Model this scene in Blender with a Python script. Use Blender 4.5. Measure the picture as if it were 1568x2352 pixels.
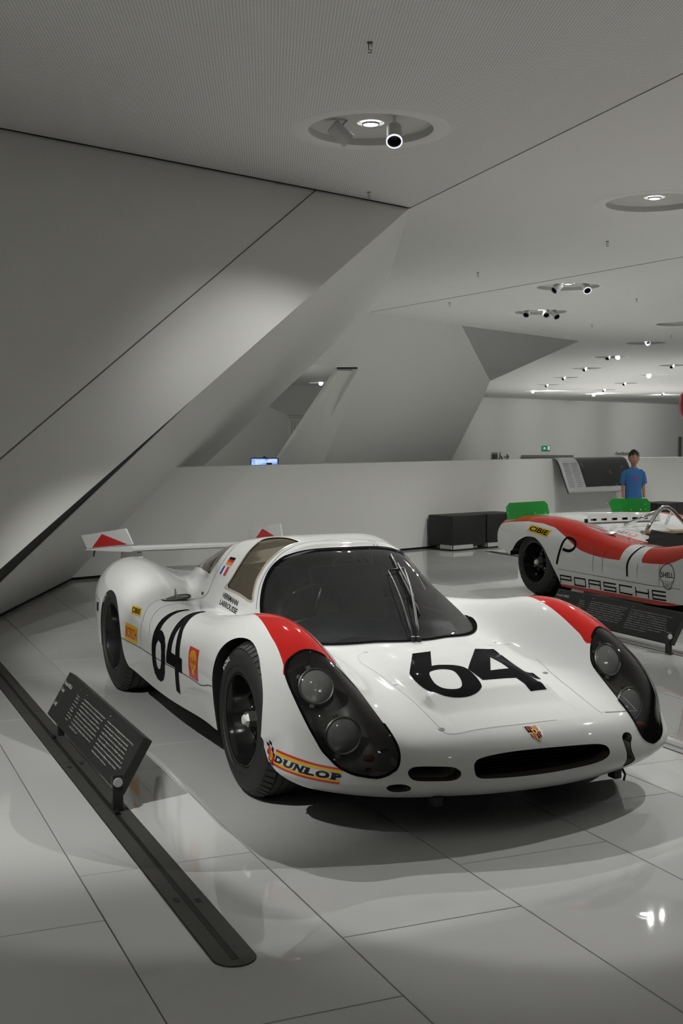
import bpy, bmesh, math, random
import numpy as np
from mathutils import Vector, Matrix
from mathutils.bvhtree import BVHTree
for o in list(bpy.data.objects): bpy.data.objects.remove(o, do_unlink=True)
scene = bpy.context.scene
COL = scene.collection
random.seed(7); np.random.seed(7)
# ------------------------------------------------------------------ camera
EYE = Vector((0, 0, 1.43))
PITCH, ROLL = 0.05850494, 0.00200393
cam_data = bpy.data.cameras.new('camera'); cam = bpy.data.objects.new('camera', cam_data); COL.objects.link(cam)
cp, sp, cr, sr = math.cos(PITCH), math.sin(PITCH), math.cos(ROLL), math.sin(ROLL)
_r = Matrix(((cr, sr, 0), (-sr, cr, 0), (0, 0, 1))) @ Matrix(((1, 0, 0), (0, cp, -sp), (0, sp, cp))) @ Matrix(((1, 0, 0), (0, 0, -1), (0, 1, 0)))
cam.matrix_world = Matrix.Translation(EYE) @ Matrix((_r[0], -_r[1], -_r[2])).transposed().to_4x4()
cam_data.sensor_fit = 'AUTO'; cam_data.sensor_width = 36; cam_data.lens = 36 * 2793 / 2352
cam_data.clip_end = 300; scene.camera = cam
# ------------------------------------------------------------------ light
wd = bpy.data.worlds.new('world'); scene.world = wd; wd.use_nodes = True
wd.node_tree.nodes['Background'].inputs[0].default_value = (1, 1, .97, 1); wd.node_tree.nodes['Background'].inputs[1].default_value = .02
scene.view_settings.view_transform = 'Standard'; scene.view_settings.look = 'None'
scene.view_settings.gamma = 1; scene.view_settings.use_curve_mapping = False; scene.view_settings.exposure = .1
scene.cycles.max_bounces = 7; scene.cycles.diffuse_bounces = 4; scene.cycles.use_denoising = True; scene.cycles.sample_clamp_indirect = 3
LAMPCOL = (1, 1, .972)
def spot(loc, target, power, size_deg=50, blend=.4, radius=.05):
    l = bpy.data.lights.new('spot_light', 'SPOT'); l.energy = power; l.spot_size = math.radians(size_deg); l.spot_blend = blend; l.shadow_soft_size = radius; l.color = LAMPCOL
    o = bpy.data.objects.new('spot_light', l); COL.objects.link(o); o.location = loc
    o.rotation_euler = (Vector(target) - Vector(loc)).to_track_quat('-Z', 'Y').to_euler(); return o
HC = 4.15
# museum spots at ceiling height; those with no round recess are placed for their light
spot((.45, 10.6, 3.98), (.45, 5.3, .2), 520, 17, .3, .02)
spot((-.9, 8.75, HC), (.30, 5.1, .1), 1120, 22.5, .15, .02)
spot((3.8, 8.0, HC), (.45, 5.1, .1), 1060, 22.5, .15, .02)
spot((3.6, 13.9, HC + .0), (.9, 5.3, .2), 260, 12, .4, .02)
spot((-2.6, 2.3, HC), (-1.15, 5.3, .1), 540, 38, .75, .02)
spot((-2.7, 2.4, HC), (-1.1, 8.3, .5), 900, 22, .5, .02)  # second lamp added here to brighten the rear wing
# two front spots whose beams just clear the floor ahead of the nose
for fx, fy in ((.30, .55), (1.20, .75)):
    e = math.radians(34.5); spot((fx, fy, HC), (fx * .6 + .28, fy + 5.6, HC - 5.6 * math.tan(e)), 400, 24, .6, .02)
spot((5.6, 5.6, HC), (2.9, 10.0, .3), 540, 50, .4, .02)
spot((3.76, 14.0, HC + .0), (2.9, 10.6, .3), 240, 60, .4, .02)
spot((4.6, 14.6, HC), (3.9, 17.6, .9), 260, 50, .6, .03)
# ------------------------------------------------------------------ helpers
PI = math.pi
def tag(o, label=None, cat=None, group=None, kind=None):
    if label: o['label'] = label
    if cat: o['category'] = cat
    if group: o['group'] = group
    if kind: o['kind'] = kind
    return o
def empty(name, loc=(0, 0, 0), rz=0.0, label=None, cat=None, group=None):
    o = bpy.data.objects.new(name, None); COL.objects.link(o); o.location = loc; o.rotation_euler = (0, 0, rz)
    o.empty_display_size = .05
    return tag(o, label, cat, group)
MATS = {}
def mat(name, col=(.8, .8, .8), rough=.5, metal=0.0, coat=0.0, spec=.5, emit=None, estr=0.0):
    if name in MATS: return MATS[name]
    m = bpy.data.materials.new(name); m.use_nodes = True; b = m.node_tree.nodes['Principled BSDF']
    b.inputs['Base Color'].default_value = (*col, 1); b.inputs['Roughness'].default_value = rough
    b.inputs['Metallic'].default_value = metal; b.inputs['Coat Weight'].default_value = coat; b.inputs['Coat Roughness'].default_value = .03
    b.inputs['Specular IOR Level'].default_value = spec
    if emit: b.inputs['Emission Color'].default_value = (*emit, 1); b.inputs['Emission Strength'].default_value = estr
    MATS[name] = m; return m
def nodes(m):
    nt = m.node_tree; return nt, nt.nodes, nt.links, nt.nodes['Principled BSDF']
def noisy(m, scale=6, amt=.06, bump=0.0, bscale=80, rvar=0.0):
    nt, N, L, b = nodes(m); tc = N.new('ShaderNodeTexCoord'); nz = N.new('ShaderNodeTexNoise'); nz.inputs['Scale'].default_value = scale; nz.inputs['Detail'].default_value = 5
    L.new(tc.outputs['Object'], nz.inputs['Vector'])
    c = b.inputs['Base Color'].default_value[:]; mx = N.new('ShaderNodeMix'); mx.data_type = 'RGBA'
    mx.inputs[6].default_value = (*[v * (1 - amt) for v in c[:3]], 1); mx.inputs[7].default_value = (*[min(1, v * (1 + amt)) for v in c[:3]], 1)
    L.new(nz.outputs['Fac'], mx.inputs[0]); L.new(mx.outputs[2], b.inputs['Base Color'])
    if rvar:
        r = b.inputs['Roughness'].default_value; mr = N.new('ShaderNodeMapRange'); mr.inputs[3].default_value = r - rvar; mr.inputs[4].default_value = r + rvar
        L.new(nz.outputs['Fac'], mr.inputs[0]); L.new(mr.outputs[0], b.inputs['Roughness'])
    if bump:
        n2 = N.new('ShaderNodeTexNoise'); n2.inputs['Scale'].default_value = bscale; L.new(tc.outputs['Object'], n2.inputs['Vector'])
        bp = N.new('ShaderNodeBump'); bp.inputs['Strength'].default_value = bump; bp.inputs['Distance'].default_value = .005
        L.new(n2.outputs['Fac'], bp.inputs['Height']); L.new(bp.outputs[0], b.inputs['Normal'])
    return m
def glassmat(name, tint=(.8, .8, .8), rough=.02, ior=1.45, boost=1.0, haze=None):
    m = bpy.data.materials.new(name); m.use_nodes = True; nt = m.node_tree; nt.nodes.clear(); N = nt.nodes; L = nt.links
    o = N.new('ShaderNodeOutputMaterial'); t = N.new('ShaderNodeBsdfTransparent'); t.inputs[0].default_value = (*tint, 1)
    g = N.new('ShaderNodeBsdfGlossy'); g.inputs['Roughness'].default_value = rough; g.inputs[0].default_value = (boost, boost, boost, 1)
    f = N.new('ShaderNodeFresnel'); f.inputs[0].default_value = ior; mx = N.new('ShaderNodeMixShader')
    L.new(f.outputs[0], mx.inputs[0]); base = t.outputs[0]
    if haze:
        hz = N.new('ShaderNodeBsdfDiffuse'); hz.inputs[0].default_value = (*haze[0], 1); m2 = N.new('ShaderNodeMixShader'); m2.inputs[0].default_value = haze[1]; L.new(t.outputs[0], m2.inputs[1]); L.new(hz.outputs[0], m2.inputs[2]); base = m2.outputs[0]
    L.new(base, mx.inputs[1]); L.new(g.outputs[0], mx.inputs[2]); L.new(mx.outputs[0], o.inputs[0])
    MATS[name] = m; return m
def mesh_obj(name, V, F, m=None, parent=None, smooth=False, mats=None, midx=None, normals=None):
    me = bpy.data.meshes.new(name); me.from_pydata([tuple(map(float, v)) for v in V], [], [tuple(map(int, f)) for f in F])
    for x in (mats or ([m] if m else [])): me.materials.append(x)
    if midx is not None: me.polygons.foreach_set('material_index', np.asarray(midx, np.int32))
    me.polygons.foreach_set('use_smooth', np.full(len(me.polygons), bool(smooth)))
    me.update()
    if normals is not None: me.normals_split_custom_set_from_vertices([tuple(map(float, n)) for n in normals])
    o = bpy.data.objects.new(name, me); COL.objects.link(o)
    if parent: o.parent = parent
    return o
def bm_obj(name, bm, m=None, parent=None, smooth=False, ang=None):
    bmesh.ops.recalc_face_normals(bm, faces=bm.faces)
    me = bpy.data.meshes.new(name); bm.to_mesh(me); bm.free()
    if m: me.materials.append(m)
    if smooth:
        me.polygons.foreach_set('use_smooth', np.ones(len(me.polygons), bool))
        if ang: me.set_sharp_from_angle(angle=math.radians(ang))
    o = bpy.data.objects.new(name, me); COL.objects.link(o)
    if parent: o.parent = parent
    return o
def add_box(bm, c, s, rz=0, M=None, bev=0):
    r = bmesh.ops.create_cube(bm, size=1); vs = r['verts']
    T = Matrix.Translation(c) @ Matrix.Rotation(rz, 4, 'Z') @ Matrix.Diagonal((*s, 1))
    if M is not None: T = M @ T
    bmesh.ops.transform(bm, matrix=T, verts=vs)
    if bev:
        es = {e for v in vs for e in v.link_edges}; bmesh.ops.bevel(bm, geom=list(es), offset=bev, segments=2, profile=.5, affect='EDGES')
    return vs
def box(name, c, s, m, parent=None, rz=0, bev=0, M=None):
    bm = bmesh.new(); add_box(bm, c, s, rz, M, bev); return bm_obj(name, bm, m, parent)
def tube_pts(P, r, n=10, close=False, cap=True):
    P = [Vector(p) for p in P]; V = []; F = []; up = None; m = len(P); R = r if hasattr(r, '__len__') else [r] * m
    for i, p in enumerate(P):
        a = P[(i - 1) % m] if (close or i > 0) else p; b = P[(i + 1) % m] if (close or i < m - 1) else p
        t = (b - a).normalized()
        if up is None: up = t.orthogonal().normalized()
        up = (up - t * up.dot(t)).normalized(); s = t.cross(up)
        for k in range(n):
            q = 2 * PI * k / n; V.append(p + (up * math.cos(q) + s * math.sin(q)) * R[i])
    for i in range(m if close else m - 1):
        for k in range(n):
            j = (i + 1) % m; F.append((i * n + k, i * n + (k + 1) % n, j * n + (k + 1) % n, j * n + k))
    if cap and not close: F.append(tuple(range(n))[::-1]); F.append(tuple((m - 1) * n + k for k in range(n)))
    return V, F
def tube(name, P, r, m, parent=None, n=10, close=False):
    V, F = tube_pts(P, r, n, close); return mesh_obj(name, V, F, m, parent, smooth=True)
def lathe(name, prof, m, parent=None, n=48, M=None, smooth=True, ang=40, part=(0, 2 * PI)):
    # prof: (radius, height) pairs revolved about local Z
    full = abs(part[1] - part[0] - 2 * PI) < 1e-6; V = []; F = []; k = n if full else n + 1
    for i in range(k):
        a = part[0] + (part[1] - part[0]) * i / n
        for r, h in prof: V.append(Vector((r * math.cos(a), r * math.sin(a), h)))
    q = len(prof)
    for i in range(n):
        j = (i + 1) % k
        for t in range(q - 1):
            F.append((i * q + t, j * q + t, j * q + t + 1, i * q + t + 1))
    if M is not None: V = [M @ v for v in V]
    bm = bmesh.new(); vs = [bm.verts.new(v) for v in V]
    for f in F: bm.faces.new([vs[x] for x in f])
    bmesh.ops.remove_doubles(bm, verts=bm.verts, dist=1e-6)
    return bm_obj(name, bm, m, parent, smooth=smooth, ang=ang)
def copy_tree(o, parent=None):
    c = o.copy(); COL.objects.link(c)
    if parent: c.parent = parent
    for ch in list(o.children): copy_tree(ch, c)
    return c
_font_cache = {}
def text_mesh(s, bold=0.0, mono=False):
    # returns verts (n,2), faces; normalised to unit box with size (w,h)
    k = (s, bold)
    if k in _font_cache: return _font_cache[k]
    cu = bpy.data.curves.new('t', 'FONT'); cu.body = s; cu.offset = bold; cu.resolution_u = 3
    o = bpy.data.objects.new('t', cu); COL.objects.link(o)
    dg = bpy.context.evaluated_depsgraph_get(); me = o.evaluated_get(dg).to_mesh()
    V = np.array([v.co[:2] for v in me.vertices]); F = [tuple(p.vertices) for p in me.polygons]
    o.evaluated_get(dg).to_mesh_clear(); bpy.data.objects.remove(o); bpy.data.curves.remove(cu)
    lo, hi = V.min(0), V.max(0); V = (V - lo); _font_cache[k] = (V, F, hi - lo)
    return _font_cache[k]
def text_obj(name, lines, m, M, height, parent=None, gap=1.5, bold=0.0, align='l', width=None):
    V = []; F = []
    for i, s in enumerate(lines):
        if not s.strip(): continue
        v, f, wh = text_mesh(s, bold); sc = height; sx = sc
        if width: sx = width * (len(s) / max(len(q) for q in lines)) / wh[0]
        off = 0 if align == 'l' else -wh[0] * sx / 2
        b = len(V)
        for p in v: V.append(M @ Vector((p[0] * sx + off, p[1] * sc - i * gap * height, 0)))
        F += [tuple(b + t for t in q) for q in f]
    return mesh_obj(name, V, F, m, parent)
def polysdf(P, poly):
    A = np.asarray(poly, float); B = np.roll(A, -1, 0); d = np.full(len(P), 1e9); inside = np.zeros(len(P), bool)
    for a, b in zip(A, B):
        e = b - a; w = P - a; t = np.clip((w @ e) / (e @ e + 1e-12), 0, 1); q = w - t[:, None] * e; d = np.minimum(d, (q ** 2).sum(1))
        c = (a[1] > P[:, 1]) != (b[1] > P[:, 1]); xx = (b[0] - a[0]) * (P[:, 1] - a[1]) / (b[1] - a[1] + 1e-12) + a[0]; inside ^= c & (P[:, 0] < xx)
    return np.where(inside, -1, 1) * np.sqrt(d)
def sdf_field(V, fn, guard, poly):
    f = np.ones(len(V)); i = np.where(guard)[0]; f[i] = polysdf(fn(V[i]), poly); return f
def smooth_poly(P, n=4, closed=True):
    P = np.asarray(P, float); out = []; m = len(P)
    for i in range(m if closed else m - 1):
        p0, p1, p2, p3 = (P[(i + k) % m] if closed else P[min(max(i + k, 0), m - 1)] for k in (-1, 0, 1, 2))
        for t in np.linspace(0, 1, n, endpoint=False):
            out.append(.5 * ((2 * p1) + (p2 - p0) * t + (2 * p0 - 5 * p1 + 4 * p2 - p3) * t * t + (3 * p1 - p0 - 3 * p2 + p3) * t ** 3))
    if not closed: out.append(P[-1])
    return np.array(out)
def clip(V, N, T, f):
    """split triangles along f=0; returns V, N, inside tris (f<=0), outside tris, f"""
    f = np.where(np.abs(f) < 2e-5, -2e-5, f); s = f > 0; k = s[T].sum(1)
    Tin = [T[k == 0]]; Tout = [T[k == 3]]; mx = T[(k == 1) | (k == 2)]
    if len(mx):
        sm = s[mx]; odd_val = sm.sum(1) == 1; odd = np.argmax(sm == odd_val[:, None], axis=1); r = np.arange(len(mx))
        a, b, c = mx[r, odd], mx[r, (odd + 1) % 3], mx[r, (odd + 2) % 3]
        E = np.sort(np.concatenate([np.stack([a, b], 1), np.stack([a, c], 1)]), 1); U, inv = np.unique(E, axis=0, return_inverse=True); inv = inv.ravel()
        t = f[U[:, 0]] / (f[U[:, 0]] - f[U[:, 1]]); nv = V[U[:, 0]] * (1 - t)[:, None] + V[U[:, 1]] * t[:, None]; nn = N[U[:, 0]] * (1 - t)[:, None] + N[U[:, 1]] * t[:, None]
        nn /= np.linalg.norm(nn, axis=1, keepdims=True) + 1e-12; base = len(V); V = np.concatenate([V, nv]); N = np.concatenate([N, nn]); f = np.concatenate([f, np.zeros(len(nv))])
        p = base + inv[:len(mx)]; q = base + inv[len(mx):]
        t1 = np.stack([a, p, q], 1); t2 = np.concatenate([np.stack([p, b, c], 1), np.stack([p, c, q], 1)])
        om = odd_val; om2 = np.concatenate([om, om])
        Tout.append(t1[om]); Tin.append(t1[~om]); Tin.append(t2[om2]); Tout.append(t2[~om2])
    return V, N, np.concatenate(Tin), np.concatenate(Tout), f
def compact(V, N, T):
    u, inv = np.unique(T, return_inverse=True); return V[u], N[u], inv.reshape(T.shape)
def border(T, sel):
    """boundary edges of triangle set whose both verts satisfy sel"""
    E = np.concatenate([T[:, [0, 1]], T[:, [1, 2]], T[:, [2, 0]]]); S = np.sort(E, 1); U, idx, cnt = np.unique(S, axis=0, return_index=True, return_counts=True)
    E = E[idx[cnt == 1]]; return E[sel[E[:, 0]] & sel[E[:, 1]]]
def grid_tris(G):
    M_, K = G.shape[:2]; i = (np.arange(M_ - 1)[:, None] * K + np.arange(K - 1)[None]).ravel()
    V = G.reshape(-1, 3); T = np.concatenate([np.stack([i, i + K, i + K + 1], 1), np.stack([i, i + K + 1, i + 1], 1)])
    n = np.cross(V[T[:, 1]] - V[T[:, 0]], V[T[:, 2]] - V[T[:, 0]]); N = np.zeros_like(V)
    for k in range(3): np.add.at(N, T[:, k], n)
    N /= np.linalg.norm(N, axis=1, keepdims=True) + 1e-12
    return V, N, T
class Skin:
    """projects flat artwork onto a body surface"""
    DIRS = {'diag': ((0, -3, 3), (0, 1, -1)), 'top': ((0, 0, 3), (0, 0, -1)), 'front': ((4, 0, 0), (-1, 0, 0)), 'side': ((0, -3, 0), (0, 1, 0)), 'flare': ((3, -3, 3), (-1, 1, -1))}
    def __init__(s, V, T, N=None):
        s.N = N
        if N is not None:
            from mathutils.kdtree import KDTree
            s.kd = KDTree(len(V)); [s.kd.insert(v, i) for i, v in enumerate(V.tolist())]; s.kd.balance()
        s.bvh = BVHTree.FromPolygons([tuple(v) for v in V.tolist()], [tuple(t) for t in T.tolist()])
    def nrm(s, p):
        r = s.kd.find_n(p, 3); n = Vector((0, 0, 0))
        for co, i, d in r: n += Vector(s.N[i]) / (d + 1e-4)
        return n.normalized()
    def normals(s, o):
        if s.N is None: return o
        o.data.polygons.foreach_set('use_smooth', np.ones(len(o.data.polygons), bool))
        # faces are wound so that they look outwards
        me = o.data; ns = [s.nrm(v.co) for v in me.vertices]
        flip = sum(1 for p in me.polygons if p.normal.dot(ns[p.vertices[0]]) < 0)
        if flip > len(me.polygons) / 2: me.flip_normals()
        me.normals_split_custom_set_from_vertices(ns); return o
    def hit(s, a, b, mode):
        if mode == 'diag': o = Vector((a, b / 2 - 2, b / 2 + 2)); d = Vector((0, 1, -1))      # a = x, b = y+z
        elif mode == 'diagL': o = Vector((a, -b / 2 + 2, b / 2 + 2)); d = Vector((0, -1, -1))
        elif mode == 'top': o = Vector((a, b, 3)); d = Vector((0, 0, -1))
        elif mode == 'front': o = Vector((4, a, b)); d = Vector((-1, 0, 0))
        elif mode == 'side': o = Vector((a, -3, b)); d = Vector((0, 1, 0))
        elif mode == 'corner': o = Vector((a + 2, a * 0 - 2 - 0, b)) ; d = Vector((-1, 1, 0))
        r = s.bvh.ray_cast(o, d.normalized()); return r
    def art(s, name, V2, F, mode, m, parent, step=.02, off=.0012, fmap=None):
        bm = bmesh.new(); vs = [bm.verts.new((p[0], p[1], 0)) for p in V2]
        for f in F:
            try: bm.faces.new([vs[i] for i in f])
            except ValueError: pass
        lo = np.min(V2, 0); hi = np.max(V2, 0)
        for ax in (0, 1):
            n = int((hi[ax] - lo[ax]) / step)
            for k in range(1, n + 1):
                co = [0, 0, 0]; co[ax] = lo[ax] + (hi[ax] - lo[ax]) * k / (n + 1); no = [0, 0, 0]; no[ax] = 1
                bmesh.ops.bisect_plane(bm, geom=list(bm.verts) + list(bm.edges) + list(bm.faces), plane_co=co, plane_no=no)
        bad = []
        for v in bm.verts:
            a, b = (v.co.x, v.co.y) if fmap is None else fmap(v.co.x, v.co.y)
            h = s.hit(a, b, mode)
            if h[0] is None: bad.append(v)
            else: v.co = h[0] + (h[1] if h[1].dot(Vector({'diag': (0, -1, 1), 'diagL': (0, 1, 1), 'top': (0, 0, 1), 'front': (1, 0, 0), 'side': (0, -1, 0)}[mode])) > 0 else -h[1]) * off
        if bad: bmesh.ops.delete(bm, geom=bad, context='VERTS')
        me = bpy.data.meshes.new(name); bm.to_mesh(me); bm.free(); me.materials.append(m)
        me.polygons.foreach_set('use_smooth', np.ones(len(me.polygons), bool))
        o = bpy.data.objects.new(name, me); COL.objects.link(o); o.parent = parent; return s.normals(o)
    def ribbon(s, name, P, w, m, parent, closed=False, off=.0008, n=None):
        P = [Vector(p) for p in P]; R = []
        if closed: P = P + [P[0]]
        for a, b in zip(P[:-1], P[1:]):
            k = max(1, int((b - a).length / .015))
            for i in range(k): R.append(a.lerp(b, i / k))
        if not closed: R.append(P[-1])
        V = []; F = []; m_ = len(R)
        Q = [s.bvh.find_nearest(p) for p in R]
        for i, q in enumerate(Q):
            a = Q[(i - 1) % m_][0] if (closed or i) else q[0]; b = Q[(i + 1) % m_][0] if (closed or i < m_ - 1) else q[0]
            t = (b - a).normalized(); nrm = q[1]; sd = t.cross(nrm).normalized() * w / 2
            ctr = Vector((q[0].x, 0, .25)); nn = nrm if nrm.dot(q[0] - ctr) > 0 else -nrm
            V += [q[0] + sd + nn * off, q[0] - sd + nn * off]
        for i in range(m_ if closed else m_ - 1):
            j = (i + 1) % m_; F.append((2 * i, 2 * i + 1, 2 * j + 1, 2 * j))
        return s.normals(mesh_obj(name, V, F, m, parent, smooth=True))
def fill2d(outer, holes=()):
    from mathutils.geometry import tessellate_polygon
    loops = [[Vector((*p, 0)) for p in outer]] + [[Vector((*p, 0)) for p in h] for h in holes]
    V = [tuple(p[:2]) for l in loops for p in l]; F = [tuple(t) for t in tessellate_polygon(loops)]
    return np.array(V), F
def quadmap(c):
    c = [np.array(p, float) for p in c]
    return lambda u, v: tuple(c[0] * (1 - u) * v + c[1] * u * v + c[2] * u * (1 - v) + c[3] * (1 - u) * (1 - v))   # TL TR BR BL
import numpy as np
# ---------- body surface of the racing coupe, car frame: x forward, y left, z up, origin under front axle ----------
ST=[
 [(.86,0,.115),(.845,.2,.115),(.80,.38,.115),(.745,.53,.115),(.665,.66,.118),(.575,.755,.122),(.49,.82,.128),(.41,.865,.135),(.33,.88,.14)],
 [(.915,0,.17),(.90,.2,.17),(.86,.385,.17),(.805,.55,.17),(.725,.705,.175),(.635,.805,.18),(.545,.865,.185),(.45,.895,.19),(.35,.90,.18)],
 [(.895,0,.255),(.88,.2,.255),(.84,.39,.25),(.785,.555,.25),(.705,.695,.255),(.62,.785,.26),(.54,.85,.26),(.44,.885,.255),(.345,.9,.23)],
 [(.83,0,.325),(.815,.2,.325),(.785,.39,.315),(.735,.545,.32),(.67,.675,.35),(.60,.77,.355),(.52,.835,.345),(.44,.88,.32),(.355,.905,.27)],
 [(.62,0,.39),(.61,.22,.39),(.60,.40,.375),(.58,.53,.40),(.545,.66,.47),(.50,.76,.47),(.45,.83,.43),(.395,.885,.36),(.34,.91,.29)],
 [(.38,0,.445),(.375,.22,.44),(.37,.40,.425),(.37,.52,.475),(.36,.65,.575),(.345,.75,.56),(.32,.84,.495),(.295,.893,.40),(.265,.912,.30)],
 [(.12,0,.49),(.12,.22,.485),(.12,.40,.465),(.12,.51,.535),(.12,.64,.655),(.12,.75,.645),(.12,.85,.575),(.12,.905,.45),(.12,.912,.28)],
 [(-.15,0,.525),(-.15,.22,.52),(-.15,.41,.50),(-.15,.52,.575),(-.15,.64,.68),(-.15,.755,.68),(-.15,.865,.605),(-.15,.912,.47),(-.15,.90,.2)],
 [(-.50,0,.53),(-.50,.22,.53),(-.50,.42,.52),(-.50,.53,.55),(-.50,.65,.63),(-.50,.76,.635),(-.50,.865,.57),(-.50,.905,.43),(-.50,.86,.165)],
 [(-.95,0,.55),(-.95,.22,.55),(-.95,.42,.55),(-.95,.54,.56),(-.95,.65,.585),(-.95,.765,.58),(-.95,.86,.51),(-.95,.893,.39),(-.95,.855,.152)],
 [(-1.45,0,.56),(-1.45,.22,.56),(-1.45,.42,.56),(-1.45,.54,.565),(-1.45,.65,.58),(-1.45,.765,.575),(-1.45,.855,.51),(-1.45,.885,.39),(-1.45,.85,.152)],
 [(-1.9,0,.57),(-1.9,.22,.57),(-1.9,.42,.575),(-1.9,.54,.61),(-1.9,.65,.65),(-1.9,.76,.645),(-1.9,.845,.565),(-1.9,.872,.42),(-1.9,.85,.172)],
 [(-2.3,0,.58),(-2.3,.22,.59),(-2.3,.42,.625),(-2.3,.55,.685),(-2.3,.65,.72),(-2.3,.755,.70),(-2.3,.835,.61),(-2.3,.862,.45),(-2.3,.85,.17)],
 [(-2.7,0,.59),(-2.7,.22,.60),(-2.7,.42,.64),(-2.7,.545,.685),(-2.7,.64,.71),(-2.7,.745,.685),(-2.7,.825,.59),(-2.7,.853,.44),(-2.7,.84,.2)],
 [(-3.2,0,.55),(-3.2,.22,.555),(-3.2,.39,.575),(-3.2,.495,.59),(-3.2,.59,.59),(-3.2,.67,.56),(-3.2,.73,.49),(-3.2,.752,.40),(-3.2,.735,.25)],
 [(-3.85,0,.50),(-3.85,.2,.50),(-3.85,.33,.50),(-3.85,.41,.495),(-3.85,.47,.485),(-3.85,.515,.465),(-3.85,.54,.43),(-3.85,.55,.39),(-3.85,.54,.32)],
]
def natspline(t,P,tt,clamp0=False):
    # cubic spline through P (n,k) at params t; clamp0: zero slope at start for all columns in mask
    n=len(t);h=np.diff(t);A=np.zeros((n,n));B=np.zeros_like(P)
    A[0,0]=A[-1,-1]=1
    if clamp0: A[0,0]=2;A[0,1]=1;B[0]=3*((P[1]-P[0])/h[0]-0)/h[0]*1.0
    for i in range(1,n-1):
        A[i,i-1]=h[i-1];A[i,i]=2*(h[i-1]+h[i]);A[i,i+1]=h[i]
        B[i]=3*((P[i+1]-P[i])/h[i]-(P[i]-P[i-1])/h[i-1])
    c=np.linalg.solve(A,B)
    d=(c[1:]-c[:-1])/(3*h[:,None]);b=(P[1:]-P[:-1])/h[:,None]-h[:,None]*(2*c[:-1]+c[1:])/3
    i=np.clip(np.searchsorted(t,tt,side='right')-1,0,n-2);s=(tt-t[i])[:,None]
    return P[i]+b[i]*s+c[i]*s**2+d[i]*s**3
def chord(P):
    return np.concatenate([[0],np.cumsum(np.sqrt(np.linalg.norm(np.diff(P,axis=0),axis=1)))])
def pch(xs,ys,x):
    # monotone cubic interpolation, xs increasing
    xs=np.array(xs,float);ys=np.array(ys,float);h=np.diff(xs);d=np.diff(ys)/h;m=np.zeros(len(xs))
    for i in range(1,len(xs)-1):
        if d[i-1]*d[i]>0:
            w1=2*h[i]+h[i-1];w2=h[i]+2*h[i-1];m[i]=(w1+w2)/(w1/d[i-1]+w2/d[i])
    m[0]=d[0];m[-1]=d[-1]
    x=np.clip(x,xs[0],xs[-1]);i=np.clip(np.searchsorted(xs,x,side='right')-1,0,len(xs)-2)
    s=(x-xs[i])/h[i]
    return (2*s**3-3*s**2+1)*ys[i]+(s**3-2*s**2+s)*h[i]*m[i]+(-2*s**3+3*s**2)*ys[i+1]+(s**3-s**2)*h[i]*m[i+1]
ROOF=([-3.9,-2.9,-2.5,-2.2,-1.9,-1.6,-1.4,-1.2,-1.0,-.8,-.6,-.36,-.125,.1,.3,1.5],
      [.3,.56,.655,.735,.81,.882,.915,.935,.925,.89,.793,.665,.532,.40,.25,-1])
CW=([-3.4,-2.6,-2.2,-1.8,-1.5,-1.2,-.95,-.82,-.7,-.5,-.2],[.2,.36,.46,.52,.545,.55,.54,.52,.505,.555,.62])
def cabin(x,y):
    ay=np.abs(y)
    k=.455*(ay/.57)**1.9
    zr=pch(*ROOF,x);w=pch(*CW,x)
    p=pch([-1.4,-.9],[7.5,4],x)
    a=np.where(x<-.9,1.2,pch(*ROOF,x+k))
    b=.5+np.maximum(zr-.5,.02)*(1-(ay/w)**p)
    kk=.035;h=np.clip(.5+.5*(b-a)/kk,0,1)
    return b*(1-h)+a*h-kk*h*(1-h)
def smax(a,b,k):
    h=np.clip(.5+.5*(a-b)/k,0,1)
    return b*(1-h)+a*h+k*h*(1-h)
def grid():
    P=np.array(ST,float)                       # (stations, rows, 3)
    ns,nr,_=P.shape
    t=chord(P[:,4]);
    L=[]
    tt=np.concatenate([np.linspace(t[i],t[i+1],m,endpoint=False) for i,m in enumerate([8,10,10,18,20,22,24,30,38,42,38,34,34,42,40])]+[[t[-1]]])
    rows=np.stack([natspline(t,P[:,j],tt) for j in range(nr)],1)   # (M, rows,3)
    out=[]
    for r in rows:
        full=np.concatenate([(r*[1,-1,1])[:0:-1],r])     # mirrored
        s=chord(full);s0=s[nr-1];s=s-s0
        seg=[20,16,14,15,12,12,14,20]
        ss=np.concatenate([np.linspace(s[nr-1+j],s[nr+j],m,endpoint=False) for j,m in enumerate(seg)]+[[s[-1]]])
        ss=np.concatenate([-ss[:0:-1],ss])
        out.append(natspline(s,full,ss))
    G=np.array(out)                             # (M,K,3)
    x,y,z=G[...,0],G[...,1],G[...,2]
    K=G.shape[1];mid=K//2
    j=np.abs(np.arange(K)-mid)
    topmask=np.clip((61-j)/6.,0,1)[None,:]        # rows up to crest
    c=cabin(x,y)
    z2=smax(z,c,.045)
    G[...,2]=z+(z2-z)*topmask
    # spare-wheel bulge of the bonnet with its flat, sunken front facet
    yy=np.abs(y);w=np.where(x>.50,.012,.10)
    side=np.clip((.295-yy)/w+np.where(x>.50,0,.3),0,1);side=side*side*(3-2*side)
    up=np.clip((x-.05)/.30,0,1);up=up*up*(3-2*up);t=np.clip((x-.52)/.25,0,1)
    dz=.024*up*(1-t)-.050*np.minimum(t*2.2,1)*(1-t)**.8*.55
    G[...,2]+=dz*side*np.clip((61-j)/6.,0,1)[None,:]
    return G
def tris(G):
    M,K,_=G.shape
    i=np.arange(M-1)[:,None]*K+np.arange(K-1)[None]
    a=i.ravel();b=a+1;c=a+K+1;d=a+K
    return G.reshape(-1,3),np.stack([a,b,c,d],1)
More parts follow.
